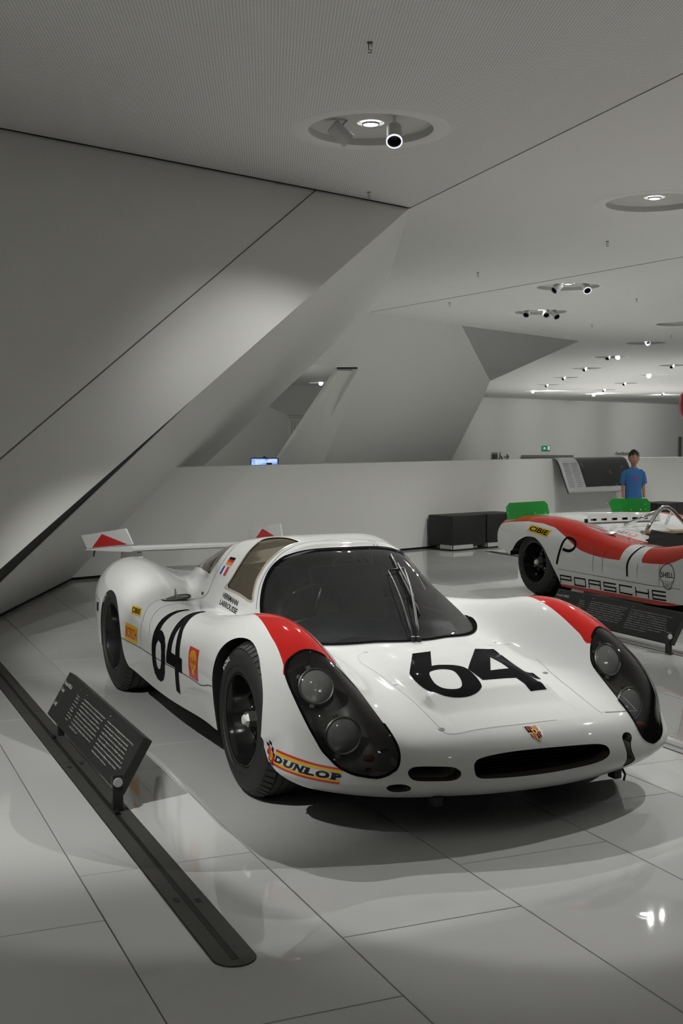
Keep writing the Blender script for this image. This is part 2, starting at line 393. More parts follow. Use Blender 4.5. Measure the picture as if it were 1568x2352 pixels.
# ------------------------------------------------------------------ materials shared by the cars
paint = mat('white_paint', (.74, .745, .73), .5, coat=1.0, spec=0); noisy(paint, 5, .02)
def shellback(m):
    # inner side of the fibreglass skin is unpainted dark resin
    nt, N, L, b = nodes(m); out = [n for n in N if n.type == 'OUTPUT_MATERIAL'][0]; g = N.new('ShaderNodeNewGeometry'); d = N.new('ShaderNodeBsdfDiffuse'); d.inputs[0].default_value = (.05, .045, .038, 1)
    mx = N.new('ShaderNodeMixShader'); L.new(g.outputs['Backfacing'], mx.inputs[0]); L.new(b.outputs[0], mx.inputs[1]); L.new(d.outputs[0], mx.inputs[2]); L.new(mx.outputs[0], out.inputs[0])
shellback(paint)
redp = mat('red_paint', (.50, .010, .008), .5, coat=1.0, spec=0); noisy(redp, 5, .03); shellback(redp)
black = mat('satin_black', (.012, .012, .012), .45); rubber = noisy(mat('tyre_rubber', (.018, .018, .017), .62), 30, .2)
blackgloss = mat('black_gloss', (.01, .01, .01), .15); decal_black = mat('vinyl_black', (.010, .010, .011), .5, coat=.08, spec=0)
seam = mat('panel_gap', (.09, .09, .085), .7); decal_yellow = mat('vinyl_yellow', (.80, .50, .01), .35, coat=.5); decal_red = mat('vinyl_red', (.62, .02, .03), .35, coat=.5)
decal_white = mat('vinyl_white', (.8, .8, .79), .35); decal_blue = mat('vinyl_blue', (.02, .05, .30), .35); decal_gold = mat('vinyl_gold', (.65, .30, .02), .35)
chrome = mat('chrome', (.75, .75, .76), .12, 1.0); steel = mat('brushed_steel', (.33, .33, .32), .42, .9); darkmet = mat('dark_metal', (.05, .05, .05), .4, .8)
redflat = mat('red_film', (.50, .012, .012), .4)
lamp_grey = noisy(mat('lamp_housing', (.075, .072, .066), .38), 14, .2); rub_seal = mat('rubber_seal', (.008, .008, .008), .6, spec=0); cream = mat('cream_frame', (.42, .37, .28), .4)
gl_ws = glassmat('windscreen_glass', (.60, .62, .64), .01, 1.55, haze=((.5, .52, .54), .035)); gl_side = glassmat('tinted_plexi', (.80, .74, .60), .03, 1.5, haze=((.42, .36, .26), .20)); gl_hl = glassmat('clear_plexi', (.72, .72, .71), .02, 1.5)
gl_rear = glassmat('rear_plexi', (.84, .80, .70), .06, 1.5, haze=((.45, .41, .32), .25)); lensm = glassmat('lamp_lens', (.88, .88, .88), .06, 1.9, haze=((.85, .85, .85), .40)); redlens = mat('red_lens', (.35, .03, .02), .1, coat=1)  # lamp lens: white mixed in to stand for bright reflections
interior = noisy(mat('cockpit_black', (.014, .015, .016), .6), 20, .2); seatm = noisy(mat('seat_cloth', (.025, .022, .018), .9), 40, .3); tan = noisy(mat('bare_resin', (.30, .24, .15), .6), 10, .3)

# ------------------------------------------------------------------ room
wallm = noisy(mat('wall_paint', (.78, .78, .755), .75), 1.5, .015); wallgl = noisy(mat('satin_wall', (.78, .78, .755), .42, spec=.3), 1.5, .015)
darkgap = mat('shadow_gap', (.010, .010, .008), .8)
ceil_plain = noisy(mat('ceiling_paint', (.84, .84, .82), .7), 2, .015)
ceil_perf = mat('perforated_ceiling', (.60, .60, .585), .7)
nt, N_, L_, b_ = nodes(ceil_perf)
tc = N_.new('ShaderNodeTexCoord'); mp = N_.new('ShaderNodeMapping'); mp.inputs['Rotation'].default_value = (0, 0, -.06); L_.new(tc.outputs['Object'], mp.inputs['Vector'])
sx = N_.new('ShaderNodeSeparateXYZ'); L_.new(mp.outputs[0], sx.inputs[0]); acc = []
for ax, per in ((0, .022), (1, .022)):
    a = N_.new('ShaderNodeMath'); a.operation = 'MULTIPLY'; a.inputs[1].default_value = 1 / per; L_.new(sx.outputs[ax], a.inputs[0])
    f_ = N_.new('ShaderNodeMath'); f_.operation = 'FRACT'; L_.new(a.outputs[0], f_.inputs[0]); c_ = N_.new('ShaderNodeMath'); c_.operation = 'SUBTRACT'; c_.inputs[1].default_value = .5; L_.new(f_.outputs[0], c_.inputs[0])
    q_ = N_.new('ShaderNodeMath'); q_.operation = 'POWER'; q_.inputs[1].default_value = 2; L_.new(c_.outputs[0], q_.inputs[0]); acc.append(q_)
ad = N_.new('ShaderNodeMath'); ad.operation = 'ADD'; L_.new(acc[0].outputs[0], ad.inputs[0]); L_.new(acc[1].outputs[0], ad.inputs[1])
lt = N_.new('ShaderNodeMath'); lt.operation = 'LESS_THAN'; lt.inputs[1].default_value = .075; L_.new(ad.outputs[0], lt.inputs[0])
mx = N_.new('ShaderNodeMix'); mx.data_type = 'RGBA'; mx.inputs[6].default_value = (.86, .86, .84, 1); mx.inputs[7].default_value = (.48, .48, .47, 1); L_.new(lt.outputs[0], mx.inputs[0]); L_.new(mx.outputs[2], b_.inputs['Base Color'])
# ceiling with round openings
from mathutils.geometry import delaunay_2d_cdt
RINGS = [(.263, 10.847), (3.60, 14.15), (4.03, 21.79), (4.24, 26.05), (8.55, 34.34), (8.86, 40.04), (9.29, 46.28), (9.71, 52.96), (10.15, 59.97), (10.65, 67.31), (12.93, 50.99), (7.95, 28.73), (12.12, 44.51), (14.22, 65.77), (13.58, 58.31), (18.9, 71.5), (15.0, 72.2), (-.954, 57.3), (-2.6, 2.3), (2.6, .2), (5.6, 5.6), (8.2, 17.0), (9.5, 11.5), (-1.5, -4.0), (4.5, -3.5), (-6.5, 24.0), (-7.5, 45.0), (-5.8, 1.2)]
RR = .55
SA, SB = (.803, 14.432), (5.3, 1.02)
SB = (.803 + 1.744 * 4.4, 14.432 - 5.207 * 4.4); SC = (.803 - 1.744 * 16, 14.432 + 5.207 * 16)
pts = [(-16, -9), (SB[0], -9), (46, -9), (46, 112), (-25, 112), (-25, 97), (-25, -9), (.803, 14.432), SB]
pts = [(-16, -9), (46, -9), (46, 112), (-16, 112), (.803, 14.432), (8.60, -9), (-16, 64.6)]
edges = [(0, 5), (5, 1), (1, 2), (2, 3), (3, 6), (6, 0), (5, 4), (4, 6)]
for (x, y) in RINGS:
    b = len(pts); n = 40
    pts += [(x + RR * math.cos(2 * PI * k / n), y + RR * math.sin(2 * PI * k / n)) for k in range(n)]; edges += [(b + k, b + (k + 1) % n) for k in range(n)]
vo, eo, fo, *_r2 = delaunay_2d_cdt([Vector(p) for p in pts], edges, [], 0, 1e-6)
F = []; mi = []
for f in fo:
    c = sum((Vector(vo[i]) for i in f), Vector((0, 0))) / len(f)
    if not (-16 < c.x < 46 and -9 < c.y < 112) or any((c.x - x) ** 2 + (c.y - y) ** 2 < (RR * .999) ** 2 for x, y in RINGS): continue
    F.append(tuple(f)[::-1]); mi.append(0 if (c.x - .803) * (-5.207) - (c.y - 14.432) * 1.744 > 0 else 1)
tag(mesh_obj('ceiling', [(v[0], v[1], HC) for v in vo], F, None, None, mats=[ceil_perf, ceil_plain], midx=mi), kind='structure')
# seams between ceiling fields
def strip3(name, a, b, w, z, m, kind='structure'):
    a = Vector((*a, z)); b = Vector((*b, z)); d = (b - a); L = d.length; o = box(name, (0, 0, 0), (L, w, .004), m); o.matrix_world = Matrix.Translation((a + b) / 2) @ Matrix.Rotation(math.atan2(d.y, d.x), 4, 'Z'); return tag(o, kind=kind)
seamm = mat('ceiling_seam', (.22, .22, .21), .8)
strip3('trim_1', SA, (8.60, -9), .012, HC - .002, seamm)
strip3('trim_2', (.618, 25.98), (5.08, 18.27), .02, HC - .002, seamm); strip3('trim_3', (5.08, 18.27), (12, 6.3), .012, HC - .002, seamm)
# sloping wall in front, standing strut face and the gap between them
def slab_wall(name, P, m, thick=.12, kind='structure', side=1):
    P = [Vector(p) for p in P]; n = Vector((0, 0, 0))
    for i in range(len(P)): n += P[i].cross(P[(i + 1) % len(P)])
    n.normalize(); n = n if n.dot(EYE - P[0]) > 0 else -n; k = len(P); V = P + [p - n * thick for p in P]
    F = [tuple(range(k)), tuple(range(k, 2 * k))[::-1]] + [(i, i + k, (i + 1) % k + k, (i + 1) % k) for i in range(k)]
    bm = bmesh.new(); vs = [bm.verts.new(v) for v in V]
    for f in F: bm.faces.new([vs[i] for i in f])
    o = bm_obj(name, bm, m); return tag(o, kind=kind) if kind else o
slab_wall('wall_left', [(.803, 14.432, 4.15), (-2.964, 10.762, 4.15), (-12.0, 1.957, 4.15), (-12.0, -2.0, .0), (-2.8, 7.176, .0), (-2.305, 8.173, .57)], wallgl, .02, side=-1)
k_ = .868
def onB(y, z, off=0.0): return (-2.8 + k_ * z + off, y, z)
slab_wall('wall_strut', [onB(14.43, 4.15), onB(10.41, 1.848), onB(8.631, .419), onB(8.11, -.0), onB(12.43, -.0), onB(16.33, 1.08), onB(20.157, 2.702), onB(21.866, 3.735), onB(22.3, 4.15)], wallgl, .008)
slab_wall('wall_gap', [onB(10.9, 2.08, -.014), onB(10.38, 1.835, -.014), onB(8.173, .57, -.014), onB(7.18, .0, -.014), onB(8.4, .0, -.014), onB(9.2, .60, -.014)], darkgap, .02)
strip3('trim_4', (-12 + .01, 1.957 - .01), (.803 + .01, 14.432 - .01), .03, HC - .003, darkgap)
tube_ = tube('trim_5', [(-2.44 - .9, 8.702 - 1.94, 1.303 - 1.18), (-2.44, 8.702, 1.303), (-.272, 13.38, 4.145)], .006, mat('wall_seam', (.16, .16, .15), .8)); tag(tube_, kind='structure')
# parapet wall with dark plinth
bd = Vector((.734, .679, 0)); bn = Vector((-.679, .734, 0)); b0 = Vector((-2.79, 12.43, 0))
def bar(u, t, z): p = b0 + bd * u + bn * t; return (p.x, p.y, z)
slab_wall('wall_parapet', [bar(-1.5, 0, .03), bar(13.6, 0, .03), bar(13.6, 0, 1.135), bar(8.5, 0, 1.163), bar(5.1, 0, 1.152), bar(-1.5, 0, 1.139)], wallm, .25, side=1)
def quadbox(name, u0, u1, t0, t1, z0, z1, m, kind='structure'):
    V = [bar(u, t, z) for z in (z0, z1) for t in (t0, t1) for u in (u0, u1)]
    o = mesh_obj(name, V, [(0, 1, 3, 2), (4, 6, 7, 5), (0, 4, 5, 1), (2, 3, 7, 6), (0, 2, 6, 4), (1, 5, 7, 3)], m); return tag(o, kind=kind)
quadbox('baseboard_parapet', -1.5, 13.6, .02, .24, 0, .035, darkgap)
o = mesh_obj('baseboard_strut', [onB(7.0, 0, .012), onB(12.43, 0, .012), onB(12.43, .03, .004), onB(7.0, .03, .004)], [(0, 1, 2, 3)], darkgap); tag(o, kind='structure')
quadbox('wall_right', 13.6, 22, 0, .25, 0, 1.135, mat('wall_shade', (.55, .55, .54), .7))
# leaning mass behind
slab_wall('wall_far_column', [(.522, 25.8, 4.15), (2.859, 29.05, 4.15), (3.896, 32, 2.987), (3.768, 32.35, 2.579), (3.015, 33.54, .854), (2.6, 34.2, .0), (-1.4, 28.0, .0), (-.841, 28.047, .955), (.373, 27.068, 3.012), (-.597, 25.68, 3.042)], wallm, .15, side=1)
slab_wall('wall_far_triangle', [(2.859, 29.05, 4.15), (6.525, 33.55, 4.15), (3.896, 32, 2.987)], noisy(mat('wall_paint_shaded', (.44, .44, .425), .75), 1.5, .02), .1, side=1)  # darker grey stands for the shade on this turned-away face
slab_wall('wall_far_strip', [(-.079, 26.7, 2.961), (.45, 27.4, 2.99), (-.80, 28.4, .0), (-1.45, 28.0, .0), (-1.56, 27.52, .8)], wallm, .1, side=1)
tag(box('trim_6', (.13, 26.2, 2.985), (.44, .05, .035), darkgap, rz=.0), kind='structure')
slab_wall('wall_far_screen', [(-1.60, 30, 2.6), (-1.75, 30, 2.25), (-1.355, 30, 2.05), (-1.238, 30, 1.97), (-1.251, 30, 1.35), (-1.565, 30, .794), (-1.8, 30, 0), (-8, 30, 0), (-8, 30, 2.6)], mat('wall_light', (.70, .70, .68), .6), .1, side=1)
def vwall(name, a, b, m, z0=0, z1=4.15):
    a = Vector((*a, 0)); b = Vector((*b, 0)); d = (b - a).normalized(); n = Vector((-d.y, d.x, 0)) * .2
    V = [a + Vector((0, 0, z0)), b + Vector((0, 0, z0)), b + Vector((0, 0, z1)), a + Vector((0, 0, z1))]; V += [v + n for v in V]
    return tag(mesh_obj(name, V, [(0, 1, 2, 3), (7, 6, 5, 4), (0, 4, 5, 1), (1, 5, 6, 2), (2, 6, 7, 3), (3, 7, 4, 0)], m), kind='structure')
vwall('wall_end', (0, 67.25), (46, 112.8), wallm); vwall('wall_back_left', (-16, 60), (3.4, 60), wallm)
vwall('wall_west', (-16, -9), (-16, 60), wallm); vwall('wall_east', (46, 112), (46, -9), wallm); vwall('wall_entrance', (46, -9), (-16, -9), wallm)
strip3('trim_7', (8.2, 75.2), (30, 96.8), .10, HC - .03, mat('ceiling_shadow_line', (.08, .08, .08), .8))
# things on the far walls
fd = Vector((.7106, .7036, 0)).normalized(); FM = lambda p, z: Matrix(((fd.x, 0, fd.y, p[0]), (fd.y, 0, -fd.x, p[1]), (0, 1, 0, z), (0, 0, 0, 1)))
signm = mat('sign_graphite', (.06, .06, .06), .6)
wc = empty('restroom_sign', (9.45, 76.4, 0), 0, 'dark restroom, wheelchair and arrow pictograms on the distant white wall', 'sign')
def flat(name, P, M, m, par, inv=None):
    bm = bmesh.new(); A = [bm.verts.new(M @ Vector((x, y, .03))) for x, y in P]; B = [bm.verts.new(M @ Vector((x, y, 0))) for x, y in P]; bm.faces.new(A); bm.faces.new(B[::-1])
    for i in range(len(P)): bm.faces.new((A[i], B[i], B[(i + 1) % len(P)], A[(i + 1) % len(P)]))
    o = bm_obj(name, bm, m); 
    if par: o.parent = par; o.matrix_parent_inverse = Matrix.Translation(par.location).inverted()
    return o
Mw = FM((9.45, 76.45), .27)
def figure(x, skirt):
    flat('pictogram', [(x + .07 * math.cos(a), .36 + .04 * math.sin(a)) for a in np.linspace(0, 2 * PI, 10, endpoint=False)], Mw, signm, wc)
    flat('pictogram', [(x - .08, .29), (x + .08, .29), (x + (.12 if skirt else .07), .08), (x + .04, .08), (x + .04, -.05), (x - .04, -.05), (x - .04, .08), (x - (.12 if skirt else .07), .08)], Mw, signm, wc)
flat('pictogram', [(-.02, -.05), (.0, -.05), (.0, .4), (-.02, .4)], Mw, signm, wc); figure(.12, False); flat('pictogram', [(.25, -.05), (.27, -.05), (.27, .4), (.25, .4)], Mw, signm, wc); figure(.40, True); flat('pictogram', [(.52, -.05), (.54, -.05), (.54, .4), (.52, .4)], Mw, signm, wc)
flat('pictogram', [(.78, .30), (.86, .30), (.86, .16), (1.0, .16), (1.06, -.02), (1.0, -.04), (.95, .10), (.78, .10)], Mw, signm, wc); flat('pictogram', [(.82 + .05 * math.cos(a), .37 + .04 * math.sin(a)) for a in np.linspace(0, 2 * PI, 10, endpoint=False)], Mw, signm, wc)
flat('pictogram', [(.86 + .14 * math.cos(a), .02 + .10 * math.sin(a)) for a in np.linspace(2.2, 5.8, 10)] + [(.86 + .10 * math.cos(a), .02 + .07 * math.sin(a)) for a in np.linspace(5.8, 2.2, 10)], Mw, signm, wc)
flat('pictogram', [(1.25, .14), (1.62, .14), (1.50, .27), (1.55, .30), (1.72, .12), (1.55, -.05), (1.50, -.02), (1.62, .10), (1.25, .10)], Mw, signm, wc)
ex = empty('exit_sign', (13.2, 80.2, 0), 0, 'small green and white emergency exit sign on the distant wall', 'sign')
Me = FM((13.2, 80.15), .76); green = mat('exit_green', (.01, .16, .07), .4, emit=(.02, .3, .12), estr=.25); exw = mat('exit_white', (.6, .7, .62), .4, emit=(.6, .8, .65), estr=.3)
flat('panel', [(0, 0), (.9, 0), (.9, .32), (0, .32)], Me, green, ex); Me2 = FM((13.19, 80.10), .76)
flat('pictogram', [(.10, .06), (.16, .06), (.20, .15), (.26, .08), (.32, .06), (.28, .16), (.24, .22), (.14, .24)], Me2 @ Matrix.Translation((0, 0, .05)), exw, ex)
flat('pictogram', [(.55, .03), (.78, .03), (.78, .29), (.55, .29)], Me2 @ Matrix.Translation((0, 0, .05)), exw, ex)
hr = flat('handrail', [(0, 0), (5.8, -.05), (5.8, .10), (0, .16)], FM((11.6, 78.5), .33), mat('handrail_grey', (.20, .20, .19), .5), None); tag(hr, 'long dark grey handrail along the distant wall below the exit sign', 'handrail')
lt_ = empty('wall_lettering', (19.4, 86.3, 0), 0, 'small dark lettering on the distant wall beside the boy\'s head', 'lettering')
t_ = text_obj('text_line', ['Ferdinand'], signm, FM((19.4, 86.25), .40) @ Matrix.Translation((0, 0, .05)), .30, width=1.9, bold=.02); t_.parent = lt_; t_.matrix_parent_inverse = Matrix.Translation(lt_.location).inverted()
gs = flat('wall_panel', [(0, 0), (.42, 0), (.42, 1.55), (0, 1.55)], FM((25.5, 92.2), .13), mat('panel_grey', (.16, .16, .16), .6), None); tag(gs, 'narrow dark grey vertical panel on the distant wall at the right edge', 'wall panel')
# monitor behind the parapet
mo = empty('monitor', (-1.77, 28, 0), 0, 'flat blue screen glowing just above the white parapet', 'monitor')
bpy.context.view_layer.update()
def child(o, par): o.parent = par; o.matrix_parent_inverse = par.matrix_basis.inverted(); return o
child(box('casing', (-1.77, 28.03, .78), (.64, .05, .52), black_ := mat('plastic_black', (.015, .015, .015), .4)), mo)
scr = mat('screen_blue', (.05, .12, .4), .3, emit=(.16, .33, .95), estr=.9); nt, N_, L_, b_ = nodes(scr); wv = N_.new('ShaderNodeTexNoise'); wv.inputs['Scale'].default_value = 3; cr_ = N_.new('ShaderNodeValToRGB'); cr_.color_ramp.elements[0].position = .42; cr_.color_ramp.elements[0].color = (.12, .28, .9, 1); cr_.color_ramp.elements[1].position = .62; cr_.color_ramp.elements[1].color = (.55, .72, 1, 1)
L_.new(wv.outputs[0], cr_.inputs[0]); L_.new(cr_.outputs[0], b_.inputs['Emission Color'])
child(box('screen', (-1.77, 28.0, .79), (.60, .012, .46), scr), mo); child(box('screen_figure', (-1.66, 27.99, .87), (.13, .006, .12), black_), mo); child(box('stand', (-1.77, 28.09, .2405), (.12, .08, .609), black_), mo)
cm_ = child(box('webcam', (-1.77, 28.0, 1.06), (.05, .05, .035), black_, bev=.01), mo); child(box('webcam_foot', (-1.77, 28.0, 1.045), (.10, .04, .02), black_), mo)
mo.location = EYE + .957 * (Vector((-1.77, 28, 0)) - EYE); mo.scale = (.957, .957, .957)
gr = empty('wall_graphic', (-1.4, 29.85, 0), 0, 'faint grey column drawing at the edge of the far white wall', 'graphic')
ln = mat('graphic_line', (.30, .30, .29), .7)
for (a, b) in (((-1.33, 2.06), (-.80, 2.03)), ((-1.31, 2.01), (-.80, 1.98)), ((-.80, 2.03), (-.70, 1.90)), ((-1.27, 1.97), (-1.20, 1.88)), ((-1.22, 1.9), (-1.22, 1.45)), ((-1.14, 1.92), (-1.15, 1.48)), ((-1.05, 1.9), (-1.07, 1.52)), ((-.95, 1.88), (-.99, 1.55)), ((-.86, 1.86), (-.92, 1.6))):
    child(tube('column_line', [(a[0], 29.86, a[1]), (b[0], 29.86, b[1])], .006, ln, n=6), gr)
child(box('graphic_board', (-1.0, 29.93, 1.0), (.60, .04, 2.0), wallm), gr)

# ------------------------------------------------------------------ floor of large glossy slabs
tilem = mat('floor_slab', (.56, .56, .55), .012); noisy(tilem, 1.2, .03, rvar=.004); tilem.node_tree.nodes['Principled BSDF'].inputs['Specular IOR Level'].default_value = .38
grout = mat('floor_joint', (.09, .09, .085), .8)
floor = tag(mesh_obj('floor', [(-16, -9, -.006), (46, -9, -.006), (46, 112, -.006), (-16, 112, -.006)], [(0, 1, 2, 3)], grout), kind='structure')
TY, TW, TL, U0 = .40496, .5997, 1.199, .7508
cu_, su_ = math.cos(TY), math.sin(TY); V0S = [(.2464 + (s - 1) * .2795) * 1.43 for s in (0,)]
def tile_mesh(w, l, g=.0019, e=.0012):
    P = []
    for (i, z) in ((g, -.006), (g, -e), (g + e, 0)): P += [(i, i, z), (w - i, i, z), (w - i, l - i, z), (i, l - i, z)]
    F = [(8, 9, 10, 11)]
    for r in (0, 4):
        for k in range(4): F.append((r + k, r + (k + 1) % 4, r + 4 + (k + 1) % 4, r + 4 + k))
    return P, F
tp, tf_ = tile_mesh(TW, TL); tme = bpy.data.meshes.new('floor_tile'); tme.from_pydata(tp, [], tf_); tme.materials.append(tilem); tme.update()
cells = []; minv = cam.matrix_world.inverted(); thx, thy = 784 / 2793 * 1.0, 1176 / 2793
for s in range(-62, 75):
    vo_ = ((.2464 + (s - 1) * .2795) * 1.43) % TL
    for j in range(-60, 70):
        u = U0 + (s - 1) * TW; v = vo_ + j * TL
        cx_, cy_ = (u + TW / 2) * cu_ - (v + TL / 2) * su_, (u + TW / 2) * su_ + (v + TL / 2) * cu_
        if not (-15.9 < cx_ < 40 and -8.5 < cy_ < 70): continue
        ox, oy = u * cu_ - v * su_, u * su_ + v * cu_; vis = 0
        for (a, b) in ((0, 0), (TW, 0), (0, TL), (TW, TL), (TW / 2, TL / 2)):
            q = minv @ Vector((ox + a * cu_ - b * su_, oy + a * su_ + b * cu_, 0))
            if q.z < -1 and abs(q.x / q.z) < thx and abs(q.y / q.z) < thy: vis += 1
        hid = (cy_ > 16.6 + cx_ * .0 and cy_ - 15.0 > .925 * cx_) or (cx_ < -2.9)
        cells.append((cy_, ox, oy, vis > 0 and not hid))
near = sorted([c for c in cells if c[3]])[:290]; ns_ = set(near)
for (_, x, y, v) in near:
    o = bpy.data.objects.new('tile', tme); COL.objects.link(o); o.parent = floor; o.location = (x, y, 0); o.rotation_euler = (0, 0, TY)
VV = []; FF = []
for c in cells:
    if c in ns_: continue
    b = len(VV); x, y = c[1], c[2]
    for p in tp: VV.append((x + p[0] * cu_ - p[1] * su_, y + p[0] * su_ + p[1] * cu_, p[2]))
    FF += [tuple(b + i for i in q) for q in tf_]
st_ = mesh_obj('tile_field', VV, FF, tilem, floor); tag(st_, kind='stuff')
# ------------------------------------------------------------------ round ceiling lights
recessm = noisy(mat('recess_grey', (.62, .62, .60), .7), 3, .03); rimm = mat('recess_rim', (.86, .86, .84), .7); glow = mat('lamp_glow', (1, 1, 1), .4, emit=(1, 1, 1), estr=7); lampw = mat('spot_housing', (.62, .62, .60), .45); lampin = mat('spot_inner', (.02, .02, .04), .3); glowring = mat('spot_rim_glow', (.9, .9, .9), .4, emit=(.92, .94, 1), estr=.8)
fixm0 = mat('ring_grey', (.2, .2, .2), .6)
def ring_light(x, y, spots, label, grp=None, glowf=True, power=600):
    r = empty('ceiling_light', (x, y, HC), 0, label, 'ceiling light', grp)
    lathe('recess', [(RR, 0), (RR, .06), (.12, .06), (.12, .08), (0, .08)], recessm, r, 48)
    lathe('recess_rim', [(RR, .0), (RR + .012, -.004), (RR + .15, -.005), (RR + .16, .0)], rimm, r, 48)
    if glowf: lathe('downlight', [(0, .048), (.066, .048), (.068, .055)], glow, r, 24)
    lathe('downlight_ring', [(.068, .044), (.076, .044), (.076, .06)], fixm0, r, 24)
    for (sx, sy, hz, aim, lit) in spots:
        sp = bpy.data.objects.new('spot_lamp', None); COL.objects.link(sp); sp.parent = r; sp.location = (sx, sy, hz); d = (Vector(aim) - Vector((x + sx, y + sy, HC + hz))).normalized()
        sp.rotation_mode = 'QUATERNION'; sp.rotation_quaternion = d.to_track_quat('Z', 'Y'); sp.empty_display_size = .05
        lathe('lamp_tube', [(0, -.17), (.06, -.17), (.066, -.16), (.070, .02), (.060, .02), (.055, -.08), (0, -.09)], lampw, sp, 28)
        lathe('lamp_mouth', [(.071, .012), (.0715, .024), (.060, .024), (.060, .012)], glowring if lit else lampw, sp, 28)
        lathe('lamp_baffle', [(.059, .010), (.045, -.06), (.0, -.07)], lampin, sp, 24)
        tube('lamp_arm', [sp.rotation_quaternion.inverted() @ Vector((0, 0, .06 - hz)), (0, 0, -.1)], .012, lampw, sp, 8)
    l = bpy.data.lights.new('downlight', 'SPOT'); l.energy = power; l.spot_size = math.radians(115 if y < 60 else 165); l.spot_blend = 1; l.shadow_soft_size = .035; l.color = LAMPCOL
    lo = bpy.data.objects.new('downlight_source', l); COL.objects.link(lo); lo.location = (x, y, HC + .02); return r
FARG = 'small round lights in the distant ceiling'; FL = 'thin round recessed light far back in the ceiling above the hall'
car_t = (0, 5.3, .3)
labels = ['largest round recessed light with two white spot tubes, above the nearest car', 'round recessed light cut by the right edge of the picture, one pale spot tube',
 'round recessed light with one lit angled spot, above the dark triangular wall', 'smaller round recessed light with pale stub lamps, just above the dark triangular wall']
ring_light(*RINGS[0], [(-.21, -.10, -.10, (2.6, 11.6, 2.0), False), (.196, -.247, -.145, (.3, 6.6, -.8), True)], labels[0], power=110)
ring_light(*RINGS[1], [(.38, -.1, -.10, (2.9, 10.6, .3), False)], labels[1], power=300)
ring_light(*RINGS[2], [(-.24, .0, -.05, (-1, 19, 0), False), (.30, -.2, -.08, (4.8, 17.5, .6), True)], labels[2])
ring_light(*RINGS[3], [(.32, -.1, -.10, (6, 22, .6), False), (.12, 0, -.05, (4, 22, .6), False), (-.30, .05, -.04, (2, 22, .6), False)], labels[3])
ring_light(*RINGS[4], [(.05, 0, .0, (10, 28, 0), True)], 'round recessed light with a hook-shaped lit spot, right of the dark triangular wall', power=600)
ring_light(*RINGS[5], [(-.15, 0, -.04, (6, 36, 0), False), (.18, 0, .0, (5.9, 20, 1.0), True)], 'round recessed light with a brilliant white spot, beyond the hook-shaped lit spot', power=600)
FLAB = {6: 'unlit round recess, nearest of the distant left row of ceiling lights', 7: 'second nearest unlit recess in the distant left row of ceiling lights', 8: 'third recess in the distant left row of ceiling lights, thin and unlit', 9: 'farthest recess of the distant left row, with a lit spot',
 12: 'unlit recess at the right edge, just above the brilliant round spot', 13: 'thin unlit recess near the far ceiling edge, left of the brilliant round spot', 14: 'thin unlit recess just below and left of the brilliant round spot', 15: 'thin unlit recess by the far ceiling edge, rightmost of the farthest lights', 16: 'tiny recess with a lit spot touching the far ceiling edge, mid row'}
for i in (6, 7, 8, 9, 12, 13, 14, 15, 16): ring_light(*RINGS[i], [(-.1, 0, -.06, (RINGS[i][0] - 3, RINGS[i][1] - 4, 0), i in (9, 16))], FLAB[i], FARG, glowf=False, power=(2600 if i in (9, 13, 15, 16) else 1500))  # most of these recesses look unlit; their downlight spots are added hall fill
ring_light(*RINGS[10], [(-.12, 0, -.02, (8, 30, 1), True)], 'round recessed light with a brilliant round spot near the right edge, far back', power=1500)
ring_light(*RINGS[11], [], 'flat round recessed light at the right edge, lamp hidden', glowf=False, power=600)
ring_light(*RINGS[17], [(0, 0, -.06, (-.9, 40, 1), True)], 'bright ceiling spot seen through the gap left of the leaning column', power=600)
sb = mat('spot_beam_glass', (1, 1, 1), .3, emit=(1, 1, 1), estr=30)
for i, (dx, rr) in ((5, (.18, .062)), (10, (-.12, .10)), (17, (0, .10)), (9, (-.1, .08)), (16, (-.1, .10))):
    x, y = RINGS[i]; ro = [o for o in bpy.data.objects if o.name.startswith('ceiling_light') and (o.location.xy - Vector((x, y))).length < .01][0]
    lathe('lit_lens', [(0, .012), (rr * .6, .008), (rr, 0)], sb, ro, 20, M=Matrix.Translation((dx, -.09, -.03)) @ (Vector((0, 0, 1.4)) - Vector((x, y, HC))).to_track_quat('Z', 'Y').to_matrix().to_4x4())
POW = [12, 4, 330, 1000, 900, 12, 8, 4200, 6500, 1300]
for (x, y, w) in ((11.2, 66.5, 2600), (14.8, 70.0, 3000), (18.9, 72.5, 3600), (23, 78, 3600)): spot((x, y, HC - .05), (x - 2.5 + 9, y + 8 + 4, 1.6), w * .33, 125, .8, .1)  # added wall washers without fittings, only to brighten the far wall
for i in range(18, 28): ring_light(*RINGS[i], [], 'added unseen round recessed light outside the picture, filling the hall with light', 'added round lights outside the picture', power=POW[i - 18])  # out-of-view recess lights, added to fill the hall
